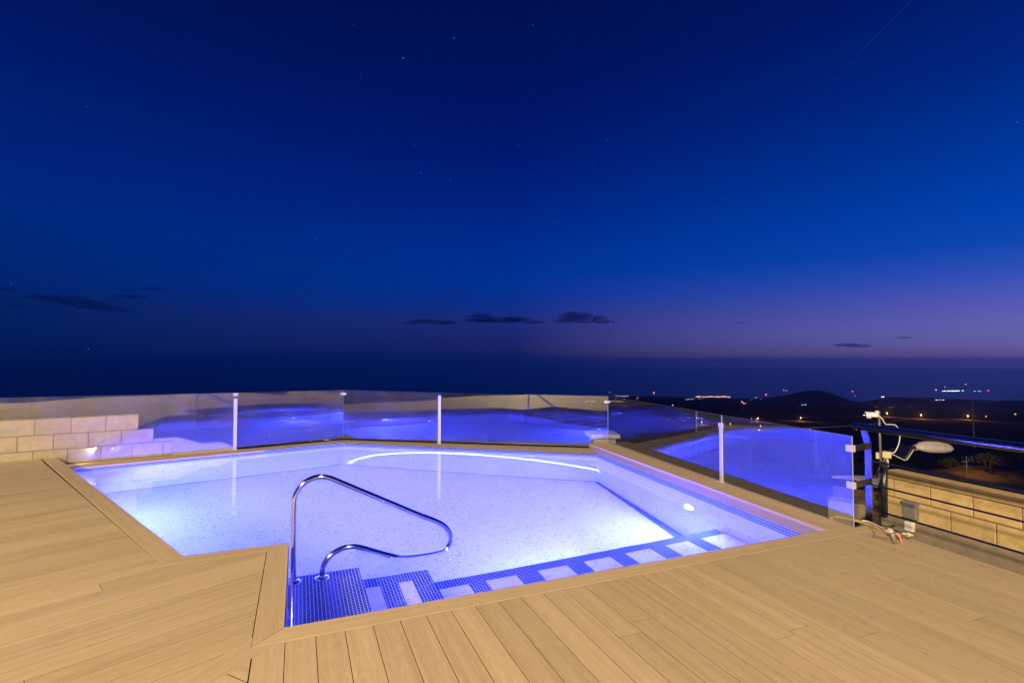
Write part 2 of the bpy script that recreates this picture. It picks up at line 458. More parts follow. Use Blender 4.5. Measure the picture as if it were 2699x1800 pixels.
step(1.1125, 4.36, -.95, [(1.19, 1.4475), (1.61, 1.9), (2.1125, 2.4175), (2.6, 2.895), (3.075, 3.37), (3.5625, 3.855), (4.03, 4.5)], 1.2375)
# copings
def coping(poly, d, z=0.0, planks=1, th=.03, seed=1):
    c = bmesh.new(); rn = random.Random(seed)
    d = Vector(d).normalized(); n = Vector((-d.y, d.x))
    P = [Vector(p) for p in poly]
    if planks == 1: add_board(c, P, d, n, rn.random(), z, th)
    else:      # quad poly: inner0, inner1, outer1, outer0
        for k in range(planks):
            a, b = k / planks + (.004 if k else 0), (k + 1) / planks
            add_board(c, [P[0].lerp(P[3], a), P[1].lerp(P[2], a), P[1].lerp(P[2], b), P[0].lerp(P[3], b)], d, n, rn.random(), z, th)
    return part("coping", c, M['wood'], pool)
def fascia(parent, p0, p1, z0, z1):
    c = bmesh.new(); uvl = UVL(c); rl = c.faces.layers.float.new("rnd")
    L = (p1 - p0).length
    f = c.faces.new([c.verts.new((p0.x, p0.y, z0)), c.verts.new((p1.x, p1.y, z0)), c.verts.new((p1.x, p1.y, z1)), c.verts.new((p0.x, p0.y, z1))])
    f[rl] = -1.6  # weaker light on this upright face is put into a darker wood tone
    for l, uvv in zip(f.loops, ((0, 0), (L, 0), (L, .115), (0, .115))): l[uvl].uv = uvv
    part("fascia_board", c, M['wood'], parent)
cA = coping([(0, 0), (4.28, 0), (4.573, -.046), (4.742, -.053), (4.752, -.153), (-.152, -.153)], (1, 0), seed=2); fascia(cA, A, B, ZC, -.03)
cG = coping([(-.002, 0.003), (-.002, 1.43), (-.153, 1.279), (-.153, -.150)], (0, 1), seed=3); fascia(cG, G, A, ZC, -.03)
cF = coping([(-.003, 1.433), (-.728, 1.423), (-.833, 1.279), (-.156, 1.279)], (1, 0), seed=4); fascia(cF, F, G, ZC, -.03)
u = (E - F).normalized(); un = Vector((-u.y, u.x))
Fe = F + u * 5.87
cE = coping([F + u * .002, Fe, Fe + un * .15, Vector((-.836, 1.281))], u, seed=5); fascia(cE, E, F, ZC, -.03)
cR = coping([(4.283, .003), (4.732, 4.72), (5.17, 4.72), (4.578, -.043)], (.45, 4.72), planks=2, seed=6)
fascia(cR, B, Vector((4.730, 4.70)), ZC, -.03)
cs_ = bmesh.new(); box(cs_, (4.735, 4.722, -.14), (5.12, 4.735, -.002)); part("end_board", cs_, M['wood'], cR)
DC0, DC1 = Vector((.867, 7.50)), Vector((5.11, 4.715))
EL = Vector((-3.25, 6.57))
coping([(C.x, C.y), (D.x, D.y), (.878, 7.53), (5.06, 4.79)], (C - D), ZC, 2, seed=7)
coping([(D.x - .003, D.y), (-3.24, 6.25), (-3.30, 6.60), (.868, 7.53)], (D - E), ZC, 2, seed=8)
ow = bmesh.new()
for a, b in (((.878, 7.53), (5.06, 4.79)), ((.868, 7.53), (-6, 6.0)), ((5.17, 4.72), (4.578, -.045))):
    ow.faces.new([ow.verts.new((a[0], a[1], -.15)), ow.verts.new((b[0], b[1], -.15)), ow.verts.new((b[0], b[1], -4)), ow.verts.new((a[0], a[1], -4))])
part("outer_wall", ow, M['render'], pool)
wt = bmesh.new()
f = wt.faces.new([wt.verts.new((p.x, p.y, ZW)) for p in (A, B, C, D, E, F, G)])
water = finish("water", wt, M['water']); tag(water, kind="structure")

# ------------------------------------------------------------------ handrail standing on the first step
Yr = 1.275
rp = [(.036, -.398), (.036, -.2), (.036, .1), (.036, .30), (.040, .385), (.064, .447), (.108, .499), (.165, .527), (.235, .535), (.308, .514), (.40, .467), (.60, .363), (.80, .26), (1.0, .155), (1.16, .078),
      (1.235, .030), (1.28, -.025), (1.298, -.085), (1.285, -.145), (1.245, -.192), (1.18, -.220), (1.08, -.231), (.95, -.222), (.845, -.190), (.70, -.132), (.55, -.068), (.47, -.046), (.388, -.054), (.313, -.092), (.268, -.143), (.249, -.20), (.246, -.28), (.246, -.398)]
hr = empty("handrail", (.036, Yr, -.40), "polished steel looped handrail rising from the blue first step", "handrail")
b = bmesh.new(); tube(b, spline([(x, Yr, z) for x, z in rp], 6), .0215, 20); part("rail", b, M['steel'], hr)
for x in (.036, .246):
    b = bmesh.new(); lathe(b, [(.062, 0), (.062, .006), (.052, .016), (.030, .022), (.0225, .024)], Matrix.Translation((x, Yr, -.398)), 28); part("flange", b, M['steel'], hr)

# ------------------------------------------------------------------ glass balustrade
def pane(p0, p1, zb0, zb1, zt0, zt1, label, dirt, group="glass panels round the pool"):
    """one toughened pane, 10 mm thick, slot 1 on its narrow edges"""
    p0, p1 = Vector(p0), Vector(p1)
    d = (p1 - p0).normalized(); n = Vector((-d.y, d.x)) * .005
    p0 = p0 + d * .004; p1 = p1 - d * .004
    o = Vector((*p0, 0))
    g = bmesh.new()
    def V(p, s, z): return g.verts.new((p.x + n.x * s - o.x, p.y + n.y * s - o.y, z))
    a = [V(p0, 1, zb0), V(p1, 1, zb1), V(p1, 1, zt1), V(p0, 1, zt0)]; c = [V(p0, -1, zb0), V(p1, -1, zb1), V(p1, -1, zt1), V(p0, -1, zt0)]
    g.faces.new(a[::-1]); g.faces.new(c)
    for i in range(4):
        j = (i + 1) % 4
        g.faces.new((a[i], a[j], c[j], c[i])).material_index = 1
    ob = finish("glass_barrier", g, [M['glass'], M['edge']]); ob.location = o
    ob["dirt"] = dirt
    return tag(ob, label, "glass panel", group)
L0 = Vector((-.965, 7.105)); ldir = (L0 - DC0).normalized()
L1_ = L0 + ldir * 2.0; L2_ = L0 + ldir * 4.4
P2 = DC0.lerp(DC1, .388)
R0, R1, R2 = DC1, Vector((4.772, 1.69)), Vector((4.576, -.045))
zt = lambda x, y, p: zat(x, y, p)
zL0, zD, zP2, zC_, zR1, zR2 = zt(623, 1035, L0), zt(907, 1027.6, DC0), zt(1160, 1034.8, P2), zt(1580.5, 1043.8, DC1), zt(1900, 1094, R1), zt(2245.4, 1149.3, R2)
zL9 = zt(0, 1046.5, L0 + ldir * 3.4)
zl2 = zL0 + (zL9 - zL0) * 4.4 / 3.4
pane(L2_, L0, -.08, -.08, zl2, zL0, "streaky glass panel in front of the pale block wall", .20)
pane(L0, DC0, -.08, -.08, zL0, zD, "glass panel between the block wall and the far corner of the pool", .13)
pane(DC0, P2, -.08, -.08, zD, zP2, "glass panel just right of the far corner, left of the middle post", .15)
pane(P2, DC1, -.08, -.08, zP2, zC_, "glass panel between the middle post and the capped pillar", .06)
pane(R0, R1, .004, .004, zC_, zR1, "glass panel along the right pool edge nearer the capped pillar", .02)
pane(R1, R2, .004, .004, zR1, zR2, "glass panel along the right pool edge ending at the dark railing", .03)
def gpost(p, d, zb, ztop, label, clamp_z, side=1):
    d = Vector(d).normalized(); n = Vector((-d.y, d.x)) * side
    e = empty("glass_post", (p.x, p.y, zb), label, "post", "steel posts holding the glass")
    Mx = frame_z((p.x, p.y, 0), (d.x, d.y, 0))
    b = bmesh.new(); box(b, (-.027, .006 * side, zb), (.027, .020 * side, ztop), Mx, 0, .002); part("bar", b, M['brushed'], e)
    b = bmesh.new(); box(b, (-.05, .006 * side, zb), (.05, .05 * side, zb + .008), Mx, 0, .002); part("base_plate", b, M['brushed'], e)
    for cz in clamp_z:
        b = bmesh.new(); box(b, (-.04, -.022, cz - .025), (.04, -.006, cz + .025), Mx, 0, .003); part("clamp", b, M['brushed'], e)
    return e
gpost(L0, DC0 - L0, ZC, zL0 - .10, "slim steel post on the left rear pool edge beside the block wall", [zL0 - .03], -1)
gpost(P2, DC1 - DC0, ZC, zP2 - .055, "slim steel post in the middle of the far pool edge", [], -1)
gpost(R1, R1 - R0, .0, zR1 - .09, "steel post between the two panes of the right pool edge", [zR1 - .12], -1)
def corner_clamp(p, z, label):
    b = bmesh.new()
    for dd in ((DC0 - p), (DC1 - p), (R1 - p), (L0 - p)):
        if dd.length < .1 or dd.length > 6: continue
        if p is DC0 and dd == (R1 - p): continue
        d = dd.normalized(); Mx = frame_z((p.x, p.y, z), (d.x, d.y, 0))
        box(b, (.004, -.018, -.022), (.06, .018, .022), Mx, 0, .003)
    return tag(finish("glass_clamp", b, M['brushed']), label, "clamp", "clamps joining two panes")
corner_clamp(DC0, zD - .075, "small pale clamp at the far corner joint of the glass")
corner_clamp(DC1, zC_ - .10, "small pale clamp on the glass joint above the capped pillar")

# ------------------------------------------------------------------ block walls
def block_wall(name, o, d, thick, courses, mortar_box, label):
    """courses: [(z0, z1, [x cuts])] in metres along d from o; blocks proud of the mortar"""
    e = empty(name, (o[0], o[1], mortar_box[2]), label, "wall")
    Mx = frame_z((o[0], o[1], 0), (d[0], d[1], 0))
    b = bmesh.new(); rl = b.faces.layers.float.new("rnd"); rn = random.Random(len(label))
    for z0, z1, cuts in courses:
        for i in range(len(cuts) - 1):
            a, c = cuts[i] + .006, cuts[i + 1] - .006
            n0 = len(b.faces)
            j = rn.uniform(-.003, .003)
            box(b, (a, 0 + j, z0 + .006), (c, thick, z1 - .006), Mx, 0, .006)
            b.faces.ensure_lookup_table(); rv = rn.random()
            for f in b.faces[n0:]: f[rl] = rv
    part("blocks", b, M['block'], e)
    b = bmesh.new()
    for lo, hi in mortar_box[3]: box(b, lo, hi, Mx)
    part("mortar", b, M['mortar'], e)
    return e, Mx
# left wall stands just behind the first pane; local x runs to the right from o
lo_ = Vector((-6.5, 6.14 - .0)); ld = Vector((2.14, .45)).normalized()
lo_ = Vector((-3.128, 6.674)) - ld * 3.2
bx = 3.2
c1 = [bx + v for v in (-2.9, -2.5, -2.09, -1.68, -1.27, -.82, -.411, 0, .417, .834)]
c2 = [bx + v for v in (-2.7, -2.3, -1.9, -1.45, -1.01, -.595, -.197, .21, .61, 1.037)]
c3 = [bx + v for v in (-2.9, -2.5, -2.1, -1.7, -1.25, -.84, -.42, -.035, .363, .755, 1.165, 1.29)]
lw, Ml = block_wall("block_wall", lo_, ld, .2, [(.345, .582, c1), (.118, .342, c2), (-.11, .115, c3), (-.34, -.113, c2[:-1])],
    (0, 0, -.5, [((.3, .008, -.5), (bx + 1.28, .192, .112)), ((.3, .008, .112), (bx + 1.03, .192, .339)), ((.3, .008, .339), (bx + .825, .192, .572))]),
    "stepped wall of pale concrete blocks behind the left glass")
b = bmesh.new()
prof = [(1.04, .165), (1.36, .162), (1.56, .09), (1.72, .022), (1.98, .02), (2.10, -.02), (2.20, -.085), (2.22, -.30), (1.28, -.30), (1.28, .12), (1.04, .12)]
fv = [[b.verts.new(Ml @ Vector((bx + x + random.uniform(-.01, .01), y, z + random.uniform(-.006, .006)))) for x, z in prof] for y in (.02, .19)]
b.faces.new(fv[0]); b.faces.new(fv[1][::-1])
for i in range(len(prof)):
    j = (i + 1) % len(prof); b.faces.new((fv[0][j], fv[0][i], fv[1][i], fv[1][j]))
part("mortar_slope", b, M['rubble'], lw)
b = bmesh.new(); tube(b, [at(-60, 1180, 10.2), at(0, 1196, 10.2), at(52, 1209, 10.2), at(70, 1214, 10.2)], .032, 10)
tag(finish("drain_pipe", b, M['blackmetal']), "dark pipe sloping down across the foot of the stepped block wall", "pipe")
# right wall stands beyond and below the deck edge
rd = Vector((-.1034, -.9946)); ro = Vector((6.44, .885))
def cuts(first, n, step_=.405): return [0] + [first + step_ * i for i in range(n)]
rw, Mr = block_wall("block_wall", ro, rd, .2, [(-.117, .095, cuts(.12, 18)), (-.345, -.122, cuts(.315, 18))],
    (0, 0, -.9, [((.02, .008, -.6), (7.0, .192, .09))]), "low pale concrete block wall with a slab coping beside the railing")
b = bmesh.new(); box(b, (-.03, -.035, .098), (7.2, .26, .16), Mr, 0, .012); part("wall_coping", b, M['block'], rw)
b = bmesh.new(); box(b, (-.02, -.03, -2.5), (7.2, .23, -.345), Mr, 0, .01); part("plinth", b, M['render'], rw)
# capped pillar behind the glass corner
pl = empty("pillar", (5.27, 5.16, -3), "short pale pillar with a wider slab cap behind the glass corner", "pillar")
Mp = frame_z((5.27, 5.16, 0), (.9, -.30, 0))
b = bmesh.new(); box(b, (-.20, -.20, -3), (.20, .20, .03), Mp, 0, .01); part("shaft", b, M['rubble'], pl)
b = bmesh.new(); box(b, (-.27, -.27, .03), (.27, .27, .105), Mp, 0, .012); part("cap", b, M['rubble'], pl)

# ------------------------------------------------------------------ dark railing at the right
rb = Vector((4.857, .006)); rdir = Vector((-.1034, -.9946))
rl_ = empty("metal_railing", (rb.x, rb.y, -.5), "dark tube railing with three thin rods at the deck edge", "railing")
def rpt(s, z, side=0): return Vector((rb.x + rdir.x * s - rdir.y * side * -1, rb.y + rdir.y * s + rdir.x * side * -1, z))
b = bmesh.new(); tube(b, [rpt(-.135, .847), rpt(1.5, .858), rpt(5.6, .875)], .033, 20); part("top_rail", b, M['darkmetal'], rl_)
for z in (.552, .341, .121):
    b = bmesh.new(); tube(b, [rpt(.0, z), rpt(5.6, z + .01)], .0075, 10); part("rod", b, M['darkmetal'], rl_)
def rpost(s):
    b = bmesh.new(); Mx = frame_z((*rpt(s, 0)[:2], 0), (rdir.x, rdir.y, 0))
    box(b, (-.033, -.006, -.6), (.033, .006, .70), Mx, 0, .0015)
    # the top leans back to meet the tube
    vs = [b.verts.new(Mx @ Vector(p)) for p in ((-.033, -.006, .70), (.033, -.006, .70), (.033, .006, .70), (-.033, .006, .70), (-.078, -.006, .835), (-.012, -.006, .835), (-.012, .006, .835), (-.078, .006, .835))]
    for q in ((0, 1, 5, 4), (1, 2, 6, 5), (2, 3, 7, 6), (3, 0, 4, 7), (4, 5, 6, 7)): b.faces.new([vs[i] for i in q])
    part("railing_post", b, M['darkmetal'], rl_)
rpost(0); rpost(2.2); rpost(4.4)
for z in (.685, .362):
    p0 = Vector((R2.x, R2.y)); p1 = Vector((rb.x, rb.y))
    d = (p1 - p0); L = d.length; Mx = frame_z((p0.x, p0.y, z), (d.x, d.y, 0))
    b = bmesh.new(); box(b, (.02, -.008, -.026), (L + .03, .008, .026), Mx, 0, .002); part("strap", b, M['blackmetal'], rl_)
    d2 = (R1 - R2).normalized(); Mc = frame_z((p0.x, p0.y, z), (d2.x, d2.y, 0))
    b = bmesh.new(); box(b, (-.012, -.02, -.03), (.055, .02, .03), Mc, 0, .003); part("clamp", b, M['brushed'], rl_)

# ------------------------------------------------------------------ spray gun and hoses on the deck corner
gun = empty("spray_gun", (4.46, -.43, 0), "hose spray gun with grey grip and orange trigger on the deck edge", "spray gun")
gx = Vector((.925, -.379, 0)); go_ = Vector((4.452, -.424, .0)); Mg = frame_z(go_, gx)
b = bmesh.new(); tube(b, [Mg @ Vector(p) for p in ((0, 0, .098), (.03, 0, .095), (.06, 0, .088), (.09, 0, .081))], [.013, .016, .014, .012], 12); part("barrel", b, M['steel'], gun)
b = bmesh.new(); tube(b, [Mg @ Vector(p) for p in ((.09, 0, .081), (.135, 0, .073))], .0075, 10); tube(b, [Mg @ Vector(p) for p in ((.133, 0, .073), (.155, 0, .069))], .017, 10); tube(b, [Mg @ Vector(p) for p in ((.155, 0, .069), (.18, 0, .065))], [.010, .008], 10); part("nozzle", b, M['beige'], gun)
b = bmesh.new(); tube(b, [Mg @ Vector(p) for p in ((.008, 0, .088), (.018, -.004, .055), (.028, -.01, .004))], [.015, .016, .013], 12); part("grip", b, M['grey'], gun)
b = bmesh.new(); tube(b, [Mg @ Vector(p) for p in ((.045, 0, .085), (.066, -.006, .062), (.066, -.02, .03), (.07, -.035, .003))], [.012, .010, .007, .005], 10); part("trigger", b, M['orange'], gun)
b = bmesh.new(); tube(b, [Mg @ Vector(p) for p in ((-.012, 0, .108), (.008, 0, .094))], .019, 10); part("coupling", b, M['beige'], gun)
def P0(x, y, z):
    d = ray(x, y); return CAM + d * ((z - CAM.z) / d.z)
b = bmesh.new(); tube(b, spline([P0(2191, 1366, .012), P0(2203, 1362, .02), P0(2253, 1371, .02), P0(2290, 1382, .016), P0(2315, 1392, .015), P0(2338, 1402, .0)], 6), .014, 12)
tag(finish("hose", b, M['yellow']), "yellow garden hose running under the end of the glass", "hose")
b = bmesh.new(); tube(b, spline([P0(2272, 1371, .028), P0(2288, 1374, .035), P0(2312, 1384, .045), P0(2333, 1394.5, .07), Mg @ Vector((-.008, 0, .106))], 6), .0065, 10)
tag(finish("hose", b, M['whitep']), "thin white hose leading to the spray gun", "hose")

# ------------------------------------------------------------------ camera mast, boxes, floodlight, street lamp beyond the railing
mast = empty("mast", at(2327, 1370, 6.12), "thin dark mast with two beige boxes at the end of the block wall", "mast")
b = bmesh.new(); tube(b, [at(2323, 1258, 6.12), at(2316.5, 1083, 6.12)], .012, 10); part("pole", b, M['polemetal'], mast)
b = bmesh.new(); tube(b, [at(2331, 1360, 6.06), at(2330, 1218, 6.06)], .036, 12); part("sleeve", b, M['blackmetal'], mast)
vr = ray(2330, 1200); vh = Vector((vr.x, vr.y, 0)).normalized(); vx = Vector((vh.y, -vh.x, 0))
def facing(p): return frame_z(p, vx) @ Matrix.Scale(.87, 4)
b = bmesh.new(); Mx = facing(at(2313, 1200, 6.10)); box(b, (-.02, -.04, -.04), (.02, .04, .04), Mx, 0, .005); part("junction_box", b, M['beige'], mast)
b = bmesh.new(); Mx = facing(at(2337.5, 1198, 6.10)); box(b, (-.05, -.04, -.042), (.05, .04, .042), Mx, 0, .006)
box(b, (-.02, -.045, -.05), (-.012, .045, .05), Mx, 0, .002); part("junction_box", b, M['beige'], mast)
b = bmesh.new(); tube(b, [at(2339, 1205, 6.10), at(2340, 1230, 6.10)], .012, 8); tube(b, [at(2339, 1214, 6.10), at(2339, 1217, 6.10)], .018, 8); part("conduit", b, M['palemetal'], mast)
scam = empty("security_camera", at(2310, 1092, 6.10), "white security camera pointing left on top of the mast", "security camera")
b = bmesh.new(); Mx = facing(at(2297, 1092.5, 6.10)); box(b, (-.062, -.045, -.028), (.075, .045, .03), Mx, 0, .008); box(b, (-.075, -.05, .026), (.06, .05, .033), Mx, 0, .002); part("housing", b, M['whitep'], scam)
b = bmesh.new(); box(b, (-.055, -.04, -.052), (.0, .04, -.029), Mx, 0, .01); part("visor", b, M['palemetal'], scam)
b = bmesh.new(); Mx = facing(at(2314, 1091, 6.10)); box(b, (-.03, -.03, -.04), (.012, .03, .045), Mx, 0, .006); part("bracket", b, M['palemetal'], scam)
b = bmesh.new(); tube(b, spline([at(2317, 1096, 6.10), at(2327, 1106, 6.07), at(2334, 1117.5, 6.07), at(2349, 1118.5, 6.07), at(2361, 1121, 6.07), at(2370, 1134, 6.07), at(2372, 1150, 6.07), at(2368, 1172, 6.07), at(2359, 1190, 6.07), at(2347, 1196, 6.07)], 6), .0055, 8)
tag(finish("cable", b, M['whitep']), "white cable drooping from the security camera to its junction box", "cable")
# wall boxes
wb = empty("meter_box", Mr @ Vector((.33, -.03, -.35)), "grey electrical box on the end of the block wall", "electrical box")
b = bmesh.new(); box(b, (.255, -.06, -.30), (.405, .0, -.13), Mr, 0, .006); box(b, (.245, -.068, -.135), (.415, .0, -.122), Mr, 0, .003); part("case", b, M['grey'], wb)
b = bmesh.new(); tube(b, [Mr @ Vector((.37, -.06, -.155)), Mr @ Vector((.37, -.066, -.155))], .006, 8); part("lock", b, M['blackmetal'], wb)
b = bmesh.new(); box(b, (.29, -.075, -.435), (.375, -.02, -.335), Mr, 0, .004); part("socket", b, M['whitep'], wb)
b = bmesh.new(); tube(b, spline([at(2303, 1366, 5.9), at(2318, 1379, 5.9), at(2335, 1386.5, 5.9), at(2359, 1383, 5.9)], 6), .006, 8)
tag(finish("cable", b, M['blackmetal']), "black cable looping below the grey electrical box", "cable")
# floodlight seen from behind
fl = empty("floodlight", at(2382, 1187, 6.6), "dark floodlight seen from behind with a pale rim", "floodlight")
b = bmesh.new()
rim = [at(x, y, 6.4) for x, y in ((2371, 1165), (2408, 1184), (2390, 1211), (2384, 1212), (2353, 1196))]
back = [at(x, y, 6.9) for x, y in ((2376, 1178), (2393, 1186), (2387, 1197), (2381, 1198), (2365, 1190))]
rv_ = [b.verts.new(p) for p in rim]; bv = [b.verts.new(p) for p in back]
fr_ = [b.verts.new(p + (p - at(2382, 1190, 6.4)) * .06 - Vector((0, 0, .0)) + vh * -.02) for p in rim]
b.faces.new(bv)
for i in range(5):
    j = (i + 1) % 5
    b.faces.new((rv_[i], rv_[j], bv[j], bv[i])); b.faces.new((fr_[i], fr_[j], rv_[j], rv_[i]))
b.faces.new(fr_[::-1]); part("housing", b, M['darkmetal'], fl)
b = bmesh.new(); tube(b, [at(x, y, 6.37) for x, y in ((2352, 1197), (2384, 1213), (2391, 1211), (2409, 1184))], .006, 8); part("rim", b, M['palemetal'], fl)
b = bmesh.new(); tube(b, [at(2346, 1183, 6.7), at(2375, 1184, 6.6), at(2412, 1182, 6.9)], .012, 8); part("bracket", b, M['blackmetal'], fl)
# street lamp head seen from above
sl = empty("street_lamp", at(2410, 1200, 9.5) + Vector((0, 0, -6)), "grey street lamp head reaching out below the railing tube", "street lamp")
s0, s1 = at(2417, 1178, 9.5), at(2509, 1181, 9.5)
ax = (s1 - s0); Ls = ax.length; Ms = frame_z(s0, ax, (0, 0, 1))
b = bmesh.new()
sec = [(0, .05, .06), (.10, .09, .10), (.30, .125, .125), (.62, .14, .12), (.85, .12, .09), (.97, .065, .05), (1.0, .02, .02)]
rings = []
for t_, hw, hh in sec:
    rings.append([b.verts.new(Ms @ Vector((t_ * Ls, y * hw, z * hh))) for y, z in ((-1, -.25), (-.85, .35), (-.35, .9), (.35, .9), (.85, .35), (1, -.25), (.8, -.6), (-.8, -.6))])
for i in range(len(rings) - 1):
    for k in range(8): b.faces.new((rings[i][k], rings[i + 1][k], rings[i + 1][(k + 1) % 8], rings[i][(k + 1) % 8]))
b.faces.new(rings[0]); b.faces.new(rings[-1][::-1]); part("head", b, M['palemetal'], sl)
b = bmesh.new(); tube(b, [Ms @ Vector((.02, 0, -.01)), Ms @ Vector((-.20, 0, -.02)), Ms @ Vector((-.5, .05, -.15)), Ms @ Vector((-.7, .1, -.6)), Ms @ Vector((-.72, .1, -6))], .035, 10); part("pole", b, M['blackmetal'], sl)
b = bmesh.new(); tube(b, [Ms @ Vector((.03, 0, .0)), Ms @ Vector((-.04, 0, -.012))], .052, 12); part("collar", b, M['beige'], sl)

# lower roof and parapet seen between the railing post and the mast
rf = empty("shed", at(2290, 1330, 9.5), "dark slatted shed wall with a pale roof edge below the deck", "shed")
b = bmesh.new()
for k in range(5):
    y0 = 1292 + k * 21
    q = [at(2195, y0 - 12, 9.5), at(2345, y0 + 10, 8.6), at(2345, y0 + 29, 8.6), at(2195, y0 + 7, 9.5)]
    vs = [b.verts.new(p) for p in q] + [b.verts.new(p + vh * .04) for p in q]
    for f_ in ((0, 1, 2, 3), (0, 1, 5, 4), (3, 2, 6, 7), (4, 5, 6, 7)): b.faces.new([vs[i] for i in f_])
part("slat_wall", b, M['darkplank'], rf)
b = bmesh.new()
q = [at(2195, 1262, 9.6), at(2238, 1255, 9.6), at(2320, 1253, 9.6), at(2320, 1276, 8.7), at(2262, 1263, 9.1)]
q = [at(2192, 1253, 10.2), at(2321, 1252.5, 10.2), at(2313, 1277, 8.6), at(2250, 1257, 9.3)]
vs = [b.verts.new(p) for p in q]; vs2 = [b.verts.new(p + Vector((0, 0, -.05))) for p in q]
b.faces.new(vs); b.faces.new(vs2[::-1])
for i in range(4): b.faces.new((vs[i], vs[(i + 1) % 4], vs2[(i + 1) % 4], vs2[i]))
part("roof", b, M['awning'], rf)
b = bmesh.new(); M9 = frame_z(at(2256, 1368, 6.5), vx); box(b, (-.30, 0, -1.5), (.17, .25, .19), M9, 0, .015)
tag(finish("parapet", b, M['render']), "stained yellowish concrete parapet behind the last glass pane", "parapet")

# ------------------------------------------------------------------ terrain, sea
def ground_z(d):
    if d < 60: return -7.0 + .25 * 0
    return min(1.48 - d * (.0591 + .14 / math.sqrt(1 + d / 60)), -7.0)
HILLS = [(2150, 7000, 300, 150), (2060, 7300, 260, 45), (2335, 8000, 190, 60), (2400, 8000, 330, 62), (2500, 8050, 420, 62), (2640, 8050, 420, 62), (2780, 8100, 450, 62), (2950, 8100, 450, 62)]
HP = []
for px, dist, wd, ht in HILLS:
    d = ray(px, 1040); h = Vector((d.x, d.y)).normalized()
    HP.append((CAM.x + h.x * dist, CAM.y + h.y * dist, wd, ht))
def terr(x, y):
    d = math.hypot(x - CAM.x, y - CAM.y)
    z = ground_z(d)
    if d > 120:
        k = min(1, (d - 120) / 1500)
        z += k * 7 * noise.noise(Vector((x / 420, y / 420, 0))) + min(1, (d - 120) / 400) * 1.2 * noise.noise(Vector((x / 60, y / 60, 3)))
    for hx, hy, wd, ht in HP:
        r2 = ((x - hx) ** 2 + (y - hy) ** 2) / (wd * wd)
        if r2 < 6: z += ht * math.exp(-r2 * 1.1) * (1 + .12 * noise.noise(Vector((x / 140, y / 140, 7))))
    return z
tb = bmesh.new()
rads = [3, 12, 25, 40, 60, 75, 90, 110, 135, 165, 200, 250, 310, 390, 490, 620, 780, 980, 1230, 1540, 1930, 2400, 2900, 3500, 4200, 5000, 5700, 6200, 6600, 6900, 7100, 7300, 7500, 7700, 7900, 8100, 8300, 8500, 8700]
NA = 220
rows = []
for r_ in rads:
    row = []
    for k in range(NA + 1):
        a = YAW + R(-95) + R(190) * k / NA
        rr = r_ * (1 + (.02 * noise.noise(Vector((k * .35, 0, 1))) if r_ > 8400 else 0))
        x, y = CAM.x + math.sin(a) * rr, CAM.y + math.cos(a) * rr
        z = terr(x, y)
        row.append(tb.verts.new((x, y, z)))
    rows.append(row)
for i in range(len(rows) - 1):
    for k in range(NA):
        tb.faces.new((rows[i][k], rows[i + 1][k], rows[i + 1][k + 1], rows[i][k + 1])).smooth = True
for k in range(NA):
    tb.faces.new((rows[-1][k], tb.verts.new(rows[-1][k].co + Vector((0, 0, -60))), tb.verts.new(rows[-1][k + 1].co + Vector((0, 0, -60))), rows[-1][k + 1]))
tag(finish("hillside", tb, M['landm']), kind="structure")
sb = bmesh.new()
prev = None
for r_ in (6000, 9000, 14000, 22000, 31000, 40500):
    row = [sb.verts.new((CAM.x + math.sin(YAW + R(-100 + 200 * k / 90)) * r_, CAM.y + math.cos(YAW + R(-100 + 200 * k / 90)) * r_, -612)) for k in range(91)]
    if prev:
        for k in range(90): sb.faces.new((prev[k], row[k], row[k + 1], prev[k + 1]))
    prev = row
tag(finish("sea", sb, M['sea']), kind="structure")
def on_land(x, y):
    """point of the hillside seen at photo position x, y"""
    d = ray(x, y); t_ = 30.0
    while t_ < 9000:
        p = CAM + d * t_
        if p.z < terr(p.x, p.y): return p, t_
        t_ *= 1.004
    return CAM + d * 8400, 8400

# ------------------------------------------------------------------ lights of the valley
def ico(r, sub=1):
    b = bmesh.new(); bmesh.ops.create_icosphere(b, subdivisions=sub, radius=r); return b
GL = {k: glow("glow_" + k, c, s) for k, (c, s) in dict(warm=((1, .62, .28), 4), white=((.95, .95, 1), 3.5), red=((1, .10, .12), 4), pink=((1, .35, .45), 3),
      orange=((1, .36, .06), 3), blue=((.35, .5, 1), 5), violet=((.75, .2, 1), 4), dim=((1, .7, .5), 1.0)).items()}
proto = {}
for k in GL:
    me = bpy.data.meshes.new("town_light"); b = ico(1.0); b.to_mesh(me); b.free(); me.materials.append(GL[k]); proto[k] = me
def light_dot(x, y, kind, size, label, group, lift=True, dist=None, sx=1.0):
    """a lamp far down the slope; size is its radius in photo pixels"""
    if dist: p, dd = at(x, y, dist), dist
    else: p, dd = on_land(x, y + (1.5 if lift else 0))
    r_ = .72 * size * dd / FPX
    p = p - ray(x, y) * r_ * 1.5
    o = bpy.data.objects.new("town_light", proto[kind]); col.objects.link(o)
    o.location = p; o.scale = (r_ * sx, r_ * sx, r_)
    o.rotation_euler = (0, 0, -YAW)
    return tag(o, label, "light", group)
rn = random.Random(5)
def strip(x0, x1, y0, y1, n, kinds, size, label, group, jit=1.5):
    for i in range(n):
        t_ = (i + rn.uniform(-.3, .3)) / max(n - 1, 1)
        light_dot(x0 + (x1 - x0) * t_, y0 + (y1 - y0) * t_ + rn.uniform(-jit, jit), rn.choice(kinds), size * rn.uniform(.7, 1.25), label, group, lift=False)
strip(1835, 1923, 1045.2, 1045.6, 30, ['warm', 'warm', 'orange'], 1.25, "tiny orange light in the dense bright strip on the far coast", "lights of the bright coastal strip", .9)
strip(1811, 1828, 1052.5, 1051.5, 4, ['white'], 1.0, "tiny white light in a short streak below the bright coastal strip", "short white streak of lights", .3)
